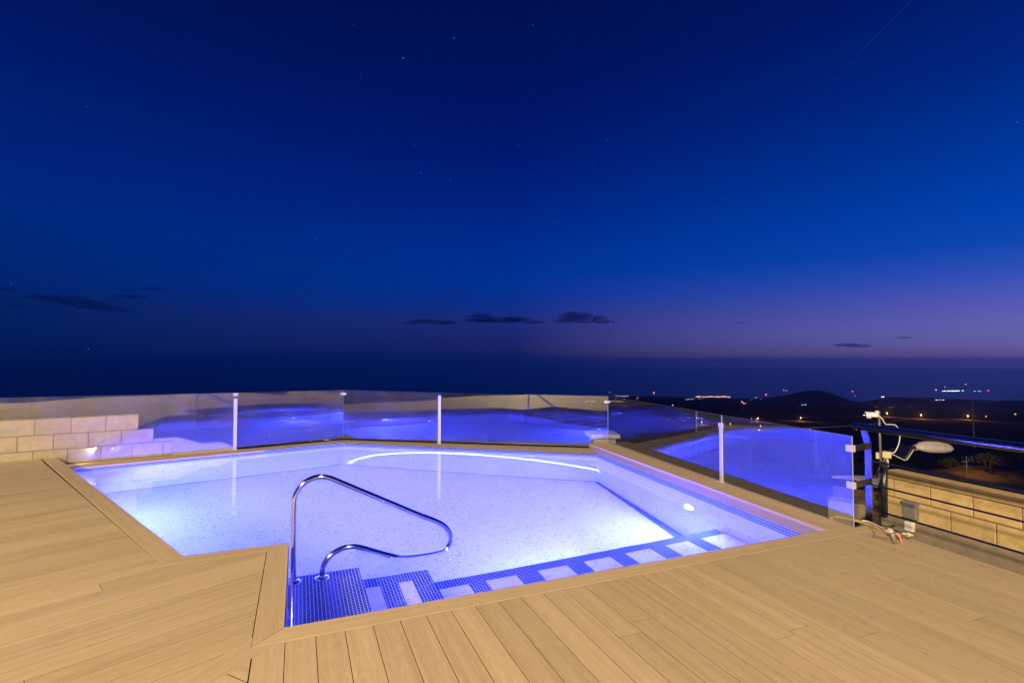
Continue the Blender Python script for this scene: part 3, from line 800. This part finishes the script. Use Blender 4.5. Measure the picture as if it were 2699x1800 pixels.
strip(1840, 1850, 1050.5, 1050, 2, ['white'], 1.0, "tiny white light in the pair just below the bright coastal strip", "white pair of lights", .3)
strip(1624, 1655, 1044, 1044.5, 9, ['warm', 'white', 'dim'], 1.1, "tiny warm light in the small cluster above the right-hand pane's top edge", "small coastal cluster of lights", 1.0)
strip(1587, 1642, 1058, 1058, 16, ['white', 'dim', 'warm'], 1.0, "tiny white light in the string seen through the top of the right pane", "string of lights behind the right pane", 2.2)
strip(1457, 1575, 1059, 1058.5, 26, ['warm', 'white', 'dim'], 1.0, "tiny warm light in the string seen left of the capped pillar's glass joint", "string of lights behind the pane left of the pillar", 1.5)
strip(908, 958, 1113, 1106.5, 13, ['white', 'warm'], 1.0, "tiny light in the evenly spaced string right of the far corner joint", "evenly spaced string of lights", .5)
strip(960, 978, 1105, 1105, 9, ['warm', 'white', 'pink'], 1.1, "tiny warm light in the first cluster right of the evenly spaced string", "first cluster of lights", 2.5)
strip(988, 1004, 1104, 1104, 9, ['warm', 'white', 'pink'], 1.1, "tiny warm light in the second cluster along the middle pane", "second cluster of lights", 2.8)
strip(1035, 1058, 1103, 1102.5, 8, ['warm', 'white'], 1.1, "tiny warm light in the third cluster along the middle pane", "third cluster of lights", 1.8)
strip(1070, 1094, 1101.5, 1101, 9, ['pink', 'white', 'warm'], 1.1, "tiny pinkish light in the cluster before the wide pale streaks", "pinkish cluster of lights", 2.0)
strip(1105, 1154, 1105, 1102, 8, ['white', 'dim'], .9, "tiny pale light left of the middle glass post", "pale lights left of the middle post", 3.0)
light_dot(1131.6, 1108.4, 'white', 2.2, "single bright white light left of the middle glass post", None)
strip(740, 791, 1138, 1134, 10, ['dim', 'pink'], .8, "tiny pinkish light in the line low behind the pane left of the corner", "pinkish line of lights", .4)
strip(812, 838, 1134, 1132, 6, ['white'], .9, "tiny white light in the short row left of the far corner joint", "short white row of lights", 1.0)
for x, y in ((711, 1142), (712, 1148.5), (733, 1146.5)): light_dot(x, y, 'blue', 1.2, "small bluish light low in the pane beside the block wall", "three bluish lights")
light_dot(873, 1145, 'white', 1.5, "single white light just left of the far corner joint", None)
light_dot(819.5, 1161, 'violet', 1.2, "single violet light just above the pool's left rear edge", None)
strip(858, 868, 1159.5, 1159, 4, ['white'], .9, "tiny white light just above the rear pool edge left of the corner", "white lights above the rear edge", .8)
for x, y in ((1485, 1067), (1531, 1070), (1559, 1067), (1495.6, 1085), (1364, 1078), (1321, 1085)): light_dot(x, y, 'red', 1.4, "small red light seen through the pane between the middle post and the pillar", "red lights behind the pane left of the pillar")
light_dot(1606.6, 1033.6, 'white', 1.3, "small white light alone above the glass near the pillar", None, dist=8300)
for x, y in ((1678.5, 1050.5), (1681, 1047.5)): light_dot(x, y, 'pink', 1.6, "small pinkish red light in the close pair above the right pane", "close pinkish pair of lights")
light_dot(1645.5, 1050.5, 'white', 1.5, "white light below the small warm coastal cluster", None)
light_dot(1623, 1050.5, 'pink', 1.2, "pink light below the left end of the small coastal cluster", None)
for x, y in ((1761.5, 1064.6), (1773.4, 1066.5)): light_dot(x, y, 'white', 1.2, "small white light in the pair just above the right pane's top edge", "white pair above the right pane")
for x, y in ((1960, 1061.7), (1964, 1062)): light_dot(x, y, 'white', 1.1, "small white light beside the red light on the tall slim mast", "white lights beside the mast")
for x, y in ((1981, 1053), (2006.4, 1051.5), (1993, 1046)): light_dot(x, y, 'white', 1.0, "faint white light on the dark plain left of the cone hill", "white lights left of the hill")
for x, y in ((2066, 1028.4), (2073.6, 1029.3)): light_dot(x, y, 'red', 1.6, "red light in the pair on the left shoulder of the cone hill", "red pair on the hill", dist=6500)
for x, y in ((2114, 1066), (2118, 1066.5), (2123, 1065)): light_dot(x, y, 'white', 1.2, "white light in the short row below the cone hill", "white row below the hill")
light_dot(2247, 1031.7, 'red', 2.0, "single red light right of the cone hill", None, dist=7500)
for x, y in ((2253, 1042), (2193.5, 1053)): light_dot(x, y, 'dim', 1.0, "faint pinkish light on the slope right of the cone hill", "faint lights right of the hill")
for x, y in ((2324.5, 1044.5), (2329, 1044.3)): light_dot(x, y, 'white', 1.4, "white light in the pair below the flat ridge", "white pair below the ridge")
light_dot(2467, 1027.6, 'violet', 2.2, "violet light at the left end of the bright ridge row", None, dist=7600)
strip(2484, 2528, 1030.5, 1030.2, 16, ['white'], 1.1, "tiny white light in the bright row along the far ridge", "bright white ridge row", .4)
for x, y in ((2536, 1029.6), (2539, 1029.6), (2569, 1030.6), (2579, 1030.8), (2584, 1031)): light_dot(x, y, 'white', 1.2, "white light on the far ridge right of the bright row", "white lights right of the ridge row", dist=7400)
light_dot(2605, 1029, 'red', 2.0, "red light at the right end of the far ridge", None, dist=7400)
for i in range(4): light_dot(2468 + i * 6.3, 1052.6, 'white', 1.3, "white light in the neat row of four below the ridge", "neat row of four white lights")
for x, y in ((2310, 1071), (2345, 1072), (2352, 1071.7), (2402, 1069.5)): light_dot(x, y, 'dim', .9, "faint light on the dark plain above the security camera", "faint lights above the camera")
light_dot(2277.6, 1093, 'blue', 2.4, "bright bluish white light just left of the security camera", None)
light_dot(2135.5, 1130.5, 'white', 2.6, "bright white light at the top edge of the last pane", None)
light_dot(2257, 1131.5, 'warm', 1.2, "small warm light below the left end of the railing tube", None)
for x, y in ((1761, 1105.8), (1782, 1110), (1787, 1117), (1802.7, 1108), (1792, 1104), (1816, 1099.8)): light_dot(x, y, 'pink', 1.4, "pinkish light in the loose group behind the pane right of the pillar", "pinkish lights behind the right pane")
for x, y in ((1836, 1099.6), (1840, 1099.8), (1849, 1101.5), (1908, 1107), (1708, 1126), (1653, 1075)): light_dot(x, y, 'white', 1.0, "small white light scattered behind the panes right of the pillar", "white lights behind the right panes")
light_dot(1649, 1069, 'red', 1.3, "red light seen through the pane just right of the pillar", None)
strip(1699, 1744, 1118.5, 1118, 9, ['pink', 'orange', 'dim'], .9, "tiny reddish light in the short line behind the pane right of the pillar", "reddish line of lights", .5)
for x, y in ((1981, 1102), (1993, 1103.5)): light_dot(x, y, 'white', 1.1, "white light above the orange lit patch beyond the right pane", "white lights above the orange patch")
light_dot(2599, 1096.4, 'orange', 1.9, "orange light near the tall pale pole at the far right", None)
light_dot(2675.8, 1090.5, 'orange', 2.2, "orange light nearest the right border of the view", None)

# street lamps in the valley whose glow falls on the road
vl = None
def valley_lamp(x, y, color, power, label):
    """lamp on a post; y is the row of the lamp, its light falls on the ground just below"""
    g, dist = on_land(x, y + 8)
    h = 8 * dist / FPX
    e = empty("valley_lamp", g, label, "street lamp", "street lamps down the valley")
    b = bmesh.new(); tube(b, [g, g + Vector((0, 0, h))], .0011 * dist * .25, 6); part("post", b, M['blackmetal'], e)
    b = ico(1.0 * dist / FPX, 2)
    for v in b.verts: v.co += g + Vector((0, 0, h))
    part("lamp", b, GL['warm'], e)
    L = bpy.data.lights.new("valley_lamp_light", 'POINT'); L.energy = power * h * h; L.color = color; L.shadow_soft_size = .1
    lo = bpy.data.objects.new("valley_lamp_light", L); col.objects.link(lo); lo.location = g + Vector((0, 0, h * .97)) - ray(x, y) * (1.6 * dist / FPX)
OR = (1, .42, .10)
for x, y, w in ((1849.7, 1112, 1), (1924.7, 1117, .8), (2005, 1123, 1), (2338, 1090, .8), (2428, 1095, 1), (2551, 1098, .9), (2111, 1102, 1.0), (1998, 1103, .9)):
    valley_lamp(x, y, OR, 900 * w, {1849.7: "valley street lamp with an orange pool, second pane from the right", 1924.7: "valley street lamp with an orange pool right of the right-hand glass post", 2005: "valley street lamp with an orange pool in the middle of the last pane",
        2338: "valley street lamp with an orange pool just right of the security camera", 2428: "valley street lamp with an orange pool further right of the security camera", 2551: "valley street lamp left of the tall pale pole", 2111: "dim valley street lamp left of the railing above the last pane", 1998: "valley street lamp at the orange patch above the last pane"}[x])
# masts with warning lights
def radio_mast(x, ytop, ybase, dist, red, label, w=.5):
    p1 = at(x, ytop, dist); p0 = at(x, ybase, dist)
    e = empty("radio_mast", p0, label, "mast", "slim masts on the plain")
    b = bmesh.new(); tube(b, [p0, p1], [w * dist / FPX, w * .6 * dist / FPX], 6); part("mast", b, M['palemetal'], e)
    if red:
        b = ico(red * dist / FPX, 2)
        for v in b.verts: v.co += p1
        part("warning_light", b, GL['red'], e)
radio_mast(1956, 1059.3, 1104, 900, 1.8, "slim mast with a red light rising above the right pane", 1.0)
radio_mast(1849.5, 1056, 1088, 1300, 0, "slim unlit mast above the right pane", 1.0)
radio_mast(2019, 1040, 1068, 3000, 1.6, "slim mast with a red light left of the cone hill")
radio_mast(1723.4, 1035.5, 1064, 3000, 1.8, "slim mast with a red light left of the bright coastal strip")
radio_mast(2490.6, 1020, 1031, 6500, 1.0, "short mast with a dim red light at the left of the ridge row")
radio_mast(2545, 1013, 1031, 6500, 1.2, "mast with a red light right of the ridge row")
radio_mast(1408, 1010, 1045, 3000, 0, "dark unlit mast above the pane left of the pillar", .7)
# tall pale pole and lit bank with shrubs beyond the railing
g0 = at(2567.5, 1180, 60)
e = empty("lamp_post", g0, "tall pale pole beyond the railing tube", "pole")
b = bmesh.new(); tube(b, [at(2568, 1180, 60), at(2563.5, 1053, 60)], [.10, .055], 8); part("pole", b, M['palemetal'], e)
b = bmesh.new(); tube(b, [at(2563.5, 1053, 60), at(2563, 1049.5, 60), at(2571, 1048.5, 60)], .04, 6); part("arm", b, M['palemetal'], e)
bank, bd = on_land(2550, 1255)
b = bmesh.new()
rn2 = random.Random(3)
ctr = at(2565, 1252, 34)
nn = 26
grid = [[None] * nn for _ in range(nn)]
for i in range(nn):
    for j in range(nn):
        u_, v_ = (i / (nn - 1) - .5) * 2, (j / (nn - 1) - .5) * 2
        x = ctr.x + RGT.x * u_ * 4.2 + vh.x * v_ * 5; y = ctr.y + RGT.y * u_ * 4.2 + vh.y * v_ * 5
        z = ctr.z - .5 + .9 * max(0, 1 - u_ * u_ - v_ * v_) + .25 * noise.noise(Vector((x * .9, y * .9, 0))) - (1.2 if abs(u_) > .98 or abs(v_) > .98 else 0)
        grid[i][j] = b.verts.new((x, y, z))
for i in range(nn - 1):
    for j in range(nn - 1): b.faces.new((grid[i][j], grid[i + 1][j], grid[i + 1][j + 1], grid[i][j + 1])).smooth = True
tag(finish("earth_bank", b, M['landm']), kind="structure")
L = bpy.data.lights.new("bank_lamp_light", 'SPOT'); L.energy = 1700; L.color = OR; L.spot_size = R(42); L.spot_blend = .8; L.shadow_soft_size = .15
lo = bpy.data.objects.new("bank_lamp_light", L); col.objects.link(lo)
lo.location = at(2560, 1180, 30) + Vector((0, 0, 2.0)); lo.rotation_euler = (ctr - lo.location).to_track_quat('-Z', 'Y').to_euler()
def shrub(px, py, dist, w, label):
    p = at(px, py, dist)
    e = empty("shrub", p, label, "shrub", "shrubs on the bank")
    b = bmesh.new(); rr = random.Random(px)
    for k in range(420):
        th, ph = rr.uniform(0, 2 * PI), math.acos(rr.uniform(-.1, 1)); rad = w * rr.uniform(.45, 1) * (1 + .3 * noise.noise(Vector((th, ph, px))))
        c_ = p + Vector((math.sin(ph) * math.cos(th) * rad, math.sin(ph) * math.sin(th) * rad, math.cos(ph) * rad * .9 + w * .3))
        s_ = w * .13; q = Matrix.Rotation(rr.uniform(0, 6), 3, 'X') @ Matrix.Rotation(rr.uniform(0, 6), 3, 'Z')
        b.faces.new([b.verts.new(c_ + q @ Vector(v_)) for v_ in ((-s_, 0, 0), (0, -s_ * .4, 0), (s_, 0, 0), (0, s_ * .4, 0))])
    part("foliage", b, M['shrub'], e)
    b = bmesh.new()
    for k in range(5):
        a = k * 1.3; tube(b, [p + Vector((0, 0, -.3)), p + Vector((math.cos(a) * w * .5, math.sin(a) * w * .5, w * .7))], [.03, .01], 5)
    part("stem", b, M['bark'], e)
shrub(2606, 1228, 33, .75, "dim brown-lit shrub on the bank right of the aerial")
shrub(2503, 1232, 35, .6, "small dim shrub left of the aerial on the lit bank")
shrub(2655, 1218, 37, 1.0, "dark shrub at the far right of the lit bank")
# TV aerial
ae = empty("tv_aerial", at(2549, 1262, 24), "thin television aerial with short crossbars standing against the lit bank", "aerial")
b = bmesh.new(); tube(b, [at(2549, 1266, 24), at(2547, 1202, 24)], .018, 6); part("pole", b, M['palemetal'], ae)
b = bmesh.new(); tube(b, [at(2534, 1217, 24), at(2564, 1213, 24)], .014, 6)
for x, y0, y1 in ((2536, 1203, 1214), (2541, 1214, 1229), (2553, 1206, 1224), (2559, 1202, 1216), (2563, 1206, 1228)):
    tube(b, [at(x, y0, 24), at(x + 2.5, y1, 24.3)], .009, 5)
part("crossbars", b, M['palemetal'], ae)

# overhead cables
def cable(pts, r, label, m=None):
    b = bmesh.new(); tube(b, spline([at(*p) for p in pts], 8), r, 6)
    tag(finish("overhead_cable", b, m or M['blackmetal']), label, "cable", "overhead cables")
cable([(2470, -70, 9), (2404, 0, 10), (2230, 180, 14), (2058, 372, 21), (1870, 570, 33), (1700, 755, 52), (1610, 850, 80), (1500, 960, 200)], .0018, "thin overhead cable falling from the upper right corner towards the sea", M['palemetal'])
cable([(2700, 90, 12), (2520, 240, 14), (2150, 500, 22), (1810, 765, 42), (1640, 895, 80), (1500, 985, 200)], .0035, "thin dark overhead cable, lower of the long pair in the sky")
cable([(1690, 780, 70), (1600, 875, 100), (1480, 985, 200)], .012, "short dark overhead cable above the rounded cloud")
cable([(2120, 1127.5, 26), (2180, 1125.5, 26), (2253, 1121, 27), (2330, 1113, 28), (2413, 1101, 30), (2425, 1098, 31)], .011, "thin pale cable passing behind the end of the railing tube", M['palemetal'])
cable([(2760, 1010, 30), (2699, 1040, 32), (2620, 1058, 48), (2563, 1064, 60)], .03, "dark cable running from the right border to the tall pale pole")

# ------------------------------------------------------------------ underwater lamps
def pool_lamp(p, n, label, power, spread=176, ring=False, ax=None):
    n = Vector(n).normalized(); p = Vector(p)
    e = empty("pool_lamp", p, label, "pool lamp", "lamps in the pool walls")
    q = n.to_track_quat('Z', 'Y').to_matrix().to_4x4(); Mx = Matrix.Translation(p) @ q
    b = bmesh.new()
    prof = [(.080, .002), (.128, .002), (.130, .008), (.122, .012), (.092, .014), (.080, .012)]
    seg = 36; rings = [[b.verts.new(Mx @ Vector((r_ * math.cos(2 * PI * k / seg), r_ * math.sin(2 * PI * k / seg), z_))) for k in range(seg)] for r_, z_ in prof]
    for i in range(len(prof)):
        for k in range(seg):
            b.faces.new((rings[i][k], rings[i][(k + 1) % seg], rings[(i + 1) % len(prof)][(k + 1) % seg], rings[(i + 1) % len(prof)][k])).smooth = True
    part("ring", b, M['whitep'], e)
    b = bmesh.new(); lathe(b, [(.080, .003), (.078, .015), (.055, .023), (.0, .027)], Mx, 28); part("lens", b, M['lens'], e)
    L = bpy.data.lights.new("pool_lamp_light", 'SPOT'); L.energy = power; L.color = (.031, .043, 1.0); L.spot_size = R(spread); L.spot_blend = .35; L.shadow_soft_size = .008
    lo = bpy.data.objects.new("pool_lamp_light", L); col.objects.link(lo); lo.location = p + n * .05
    a = Vector(ax or n).normalized()
    lo.rotation_euler = a.to_track_quat('-Z', 'Y').to_euler()
    if ring:
        # the lens throws a bright rim of light in the upper half of its beam
        L.use_nodes = True; t = NT(L.node_tree)
        nv = t.n("ShaderNodeTexCoord").outputs["Normal"]
        s = t.n("ShaderNodeSeparateXYZ", {0: t.v('NORMALIZE', nv)})
        ang = t.m('MULTIPLY', t.m('ARCCOSINE', t.m('ABSOLUTE', s.outputs[2])), 180 / PI)
        dd = t.m('ABSOLUTE', t.m('SUBTRACT', ang, ring[0]))
        rg = t.m('MULTIPLY', t.rng(dd, ring[1], 0.15, 0, ring[2], True), t.m('MULTIPLY', t.rng(s.outputs[1], ring[3], ring[3] + .1), t.rng(s.outputs[0], .31, .27)))
        col_ = t.mix(t.rng(rg, 0, ring[2], 0, 1), (1, 1, 1), (2.6, 2.6, 1.0))
        em = t.n("ShaderNodeEmission", {"Color": col_, "Strength": t.m('ADD', rg, 1.0)})
        o = t.n("ShaderNodeOutputLight"); t.t.links.new(em.outputs[0], o.inputs[0])
    return e
rwn = Vector((-(4.72), .45, 0)).normalized()
pool_lamp((4.462, 1.90, -.69), rwn, "glowing round lamp in the right pool wall", 2700, ax=(-.99, .09, -.22))
efn = Vector((.8985, .439, 0))
pool_lamp((-2.285, 4.61, -.50), efn, "lamp hidden in the left pool wall under the deck", 3200, ring=(23.0, .75, 19.0, .03), ax=(.900, .224, -.375))
pool_lamp((2.6, 1.350, -1.30), (0, 1, 0), "lamp hidden below the pool bench facing the far wall", 1250, spread=105, ax=(-.28, .62, -.73))

# ------------------------------------------------------------------ lights of the terrace behind the camera
def lamp(name, loc, tgt, power, size, color=(1, .80, .50)):
    L = bpy.data.lights.new(name, 'AREA'); L.shape = 'DISK'; L.size = size; L.energy = power; L.color = color; L.spread = R(170)
    lo = bpy.data.objects.new(name, L); col.objects.link(lo); lo.location = loc
    lo.rotation_euler = (Vector(tgt) - Vector(loc)).to_track_quat('-Z', 'Y').to_euler()
lamp("terrace_lamp_light", (-9.5, -9.5, 7.2), (0, 2, 0), 5300, .4)
lamp("terrace_lamp_light", (1.5, -13, 8.5), (1, 2, 0), 1550, .4)
wl = empty("added_wall_glow", Ml @ Vector((bx + .30, 0, .097)), "tiny added white light on the pale block wall, standing in for pool light", "light")  # added source: stands in for pool light thrown up onto the blocks
b = ico(.014, 2)
for v in b.verts: v.co += Ml @ Vector((bx + .30, -.025, .097))
part("added_spark", b, GL['white'], wl)
b = bmesh.new(); tube(b, [Ml @ Vector((bx + .30, .004, .097)), Ml @ Vector((bx + .30, -.016, .097))], .012, 10); part("added_holder", b, M['brushed'], wl)
L = bpy.data.lights.new("added_wall_glow_beam", 'SPOT'); L.energy = 5; L.color = (.9, .92, 1); L.spot_size = R(110); L.spot_blend = 1; L.shadow_soft_size = .01
lo = bpy.data.objects.new("added_wall_glow_beam", L); col.objects.link(lo); lo.location = Ml @ Vector((bx + .29, -.05, .10)); lo.rotation_euler = ((Ml @ Vector((bx + .10, .02, -.07))) - lo.location).to_track_quat('-Z', 'Y').to_euler()

# ------------------------------------------------------------------ evening air over the plain and the sea
def mat_haze():
    m, t = newmat("evening_haze")
    pv = t.n("ShaderNodeVolumePrincipled", {"Color": (.80, .85, .95, 1), "Density": .000032, "Anisotropy": .9})
    o = t.n("ShaderNodeOutputMaterial"); t.t.links.new(pv.outputs[0], o.inputs["Volume"])
    return m
b = bmesh.new(); box(b, (-43000, -43000, -700), (43000, 43000, 14))
tag(finish("haze", b, mat_haze()), kind="stuff")

# ------------------------------------------------------------------ clouds: soft bodies of thin absorbing vapour
def mat_cloud(density):
    m, t = newmat("cloud_vapour")
    ab = t.n("ShaderNodeVolumeAbsorption", {"Color": (.22, .30, .42, 1), "Density": density})
    o = t.n("ShaderNodeOutputMaterial"); t.t.links.new(ab.outputs[0], o.inputs["Volume"])
    return m
M['cloud'], M['thin_cloud'] = mat_cloud(.0021), mat_cloud(.0010)
def cloud(lumps, dist, label, seed, m='cloud'):
    """lumps: (x, y, half width, half height) in photo pixels at the cloud's distance"""
    rr = random.Random(seed); k = dist / FPX
    b = bmesh.new(); c0 = at(lumps[0][0], lumps[0][1], dist)
    for x, y, w_, h_ in lumps:
        c = at(x, y, dist + rr.uniform(-300, 300))
        r0 = bmesh.ops.create_icosphere(b, subdivisions=4, radius=1.0)
        for v in r0["verts"]:
            d = v.co.copy()
            s = 1 + .30 * noise.noise(d * 1.6 + Vector((seed, x * .01, 0))) + .14 * noise.noise(d * 4 + Vector((seed, x, 0)))
            zz = d.z * (1 if d.z > 0 else .65)
            v.co = c + (RGT * d.x * w_ * k * s + Vector((FWD.x, FWD.y, 0)) * d.y * min(w_, 60) * k * .7 * s + Vector((0, 0, 1)) * zz * h_ * k * s)
    o = finish("cloud", b, M[m], None, True)
    return tag(o, label, "cloud", "dark clouds low over the sea")
cloud([(1515, 838, 48, 17), (1548, 843, 55, 13), (1490, 846, 34, 9), (1590, 849, 28, 6)], 15000, "rounded dark cloud near the middle, thickest of the clouds", 1)
cloud([(1270, 835, 34, 9), (1300, 845, 70, 9), (1355, 844, 50, 9), (1405, 850, 34, 6)], 16000, "long lumpy dark cloud just left of the rounded cloud", 2)
cloud([(1120, 848, 38, 7), (1165, 851, 40, 7), (1085, 852, 24, 4)], 16000, "flat dark streak of cloud left of the lumpy cloud", 3)
cloud([(100, 785, 45, 6), (135, 787, 60, 9), (180, 792, 70, 11), (225, 802, 60, 11), (262, 811, 60, 9), (300, 818, 45, 6)], 15000, "long slanting dark cloud at the far left", 4, 'thin_cloud')
cloud([(345, 782, 45, 6), (410, 763, 38, 6)], 17000, "faint thin cloud upper right of the long slanting cloud", 5, 'thin_cloud')
cloud([(2235, 910, 40, 5), (2260, 912, 36, 6)], 17000, "small dark cloud low over the right horizon", 6)
cloud([(2382, 890, 22, 3)], 18000, "tiny flat cloud upper right of the small right-hand cloud", 7)
cloud([(1952, 853, 11, 4)], 18000, "tiny dark wisp of cloud above the bright coastal strip", 8)
cloud([(40, 806, 26, 5), (15, 762, 34, 5)], 16000, "faint wisp of cloud at the left border", 9, 'thin_cloud')

# ------------------------------------------------------------------ world: dusk sky with stars
wd = bpy.data.worlds.new("World"); sc.world = wd; wd.use_nodes = True
t = NT(wd.node_tree)
gen = t.n("ShaderNodeTexCoord").outputs["Generated"]
dirv = t.v('NORMALIZE', gen)
xyz = t.n("ShaderNodeSeparateXYZ", {0: dirv})
el = t.m('MULTIPLY', t.m('ARCSINE', xyz.outputs[2]), 180 / PI)
pos = t.rng(el, -6, 44)
az = t.m('MULTIPLY', t.m('ARCTAN2', xyz.outputs[0], xyz.outputs[1]), 180 / PI)
azf = t.rng(az, -25, 70)
def stops(l): return [((e_ + 6) / 50, lin(c)) for e_, c in l]
left_ = stops([(-6, (0, 4, 22)), (-3, (0, 6, 30)), (-1.6, (0, 13, 60)), (-.9, (0, 17, 70)), (-.4, (0, 20, 77)), (1, (0, 26, 87)), (2.5, (0, 30, 94)), (4.5, (3, 33, 98)), (6.7, (0, 37, 110)), (11.5, (0, 40, 122)), (16, (0, 35, 120)), (22, (0, 28, 108)), (29, (0, 21, 90)), (36, (0, 15, 74)), (44, (0, 11, 60))])
mid_ = stops([(-6, (0, 5, 26)), (-3, (0, 8, 38)), (-1.6, (0, 15, 64)), (-.9, (0, 19, 74)), (-.3, (0, 24, 84)), (.25, (13, 29, 90)), (.8, (22, 33, 97)), (2.0, (26, 36, 106)), (3.9, (28, 42, 118)), (5.8, (13, 46, 136)), (8.7, (0, 49, 147)), (12, (0, 44, 143)), (16, (0, 35, 130)), (21, (0, 26, 112)), (28, (0, 19, 94)), (36, (0, 15, 80)), (44, (0, 12, 68))])
right_ = stops([(-6, (0, 12, 50)), (-3.2, (4, 18, 66)), (-1.6, (34, 44, 104)), (-.9, (56, 54, 116)), (-.4, (75, 62, 124)), (.4, (92, 80, 146)), (1, (100, 92, 158)), (2.0, (101, 100, 172)), (3.0, (98, 99, 178)), (4.5, (86, 91, 184)), (7, (48, 81, 186)), (9.3, (14, 72, 178)), (12.5, (0, 66, 172)), (17, (0, 54, 154)), (23, (0, 38, 128)), (30, (0, 26, 104)), (38, (0, 19, 86)), (44, (0, 14, 72))])
cl, cm_, cr_ = t.ramp(pos, left_), t.ramp(pos, mid_), t.ramp(pos, right_)
c = t.mix(t.rng(azf, 0.0, .5, 0, 1, False), cl, cm_)
c = t.mix(t.rng(azf, .5, 1.0, 0, 1, False), c, cr_)
STARS = [(925, 134, 3.0), (1042, 88, 1.6), (1224, 58, .5), (966, 397, 1.2), (1034, 415, 1.2), (950, 335, .7), (1191, 335, .6), (1394, 323, .6), (991, 316, .4), (1361, 380, .5), (949, 491, .5), (726, 549, .7), (203, 801, .9), (298, 834, .6), (25, 650, .5), (200, 245, .4), (997, 160, .3), (828, 173, .3), (2078, 817, 1.4), (1402, 745, 1.4), (1075, 597, .5), (1265, 610, .3), (2334, 281, .6), (1273, 75, .4), (1220, 403, .4), (810, 58, .3)]
acc = None
for x, y, s_ in STARS:
    d = ray(x * 2699 / 2351, y * 1800 / 1568)
    r_ = t.v('DISTANCE', dirv, tuple(d), 1)
    g = t.rng(r_, .0011, .0002, 0, s_ * .16)
    acc = g if acc is None else t.m('ADD', acc, g)
sv = t.v('SCALE', (.62, .72, 1.0)); t.t.links.new(acc, sv.node.inputs[3])
tot = t.v('ADD', c, sv)
bg = t.n("ShaderNodeBackground", {"Color": tot, "Strength": 1.0})
o = t.n("ShaderNodeOutputWorld"); t.t.links.new(bg.outputs[0], o.inputs[0])
wd.cycles.sampling_method = 'NONE'

# ------------------------------------------------------------------ render settings
sc.render.engine = 'CYCLES'
vs_ = sc.view_settings
vs_.view_transform = 'Standard'; vs_.look = 'None'; vs_.exposure = 0; vs_.gamma = 1
cy = sc.cycles
cy.use_denoising = True
cy.use_adaptive_sampling = False; cy.use_light_tree = True
try: cy.denoiser = 'OPENIMAGEDENOISE'; cy.denoising_input_passes = 'RGB_ALBEDO_NORMAL'; cy.denoising_prefilter = 'ACCURATE'
except Exception: pass
cy.max_bounces = 12; cy.diffuse_bounces = 4; cy.glossy_bounces = 5; cy.transmission_bounces = 8; cy.transparent_max_bounces = 24; cy.volume_bounces = 1
cy.caustics_reflective = True; cy.caustics_refractive = True; cy.blur_glossy = .3
cy.sample_clamp_indirect = 160; cy.sample_clamp_direct = 0
sc.render.resolution_x, sc.render.resolution_y = 1024, 682
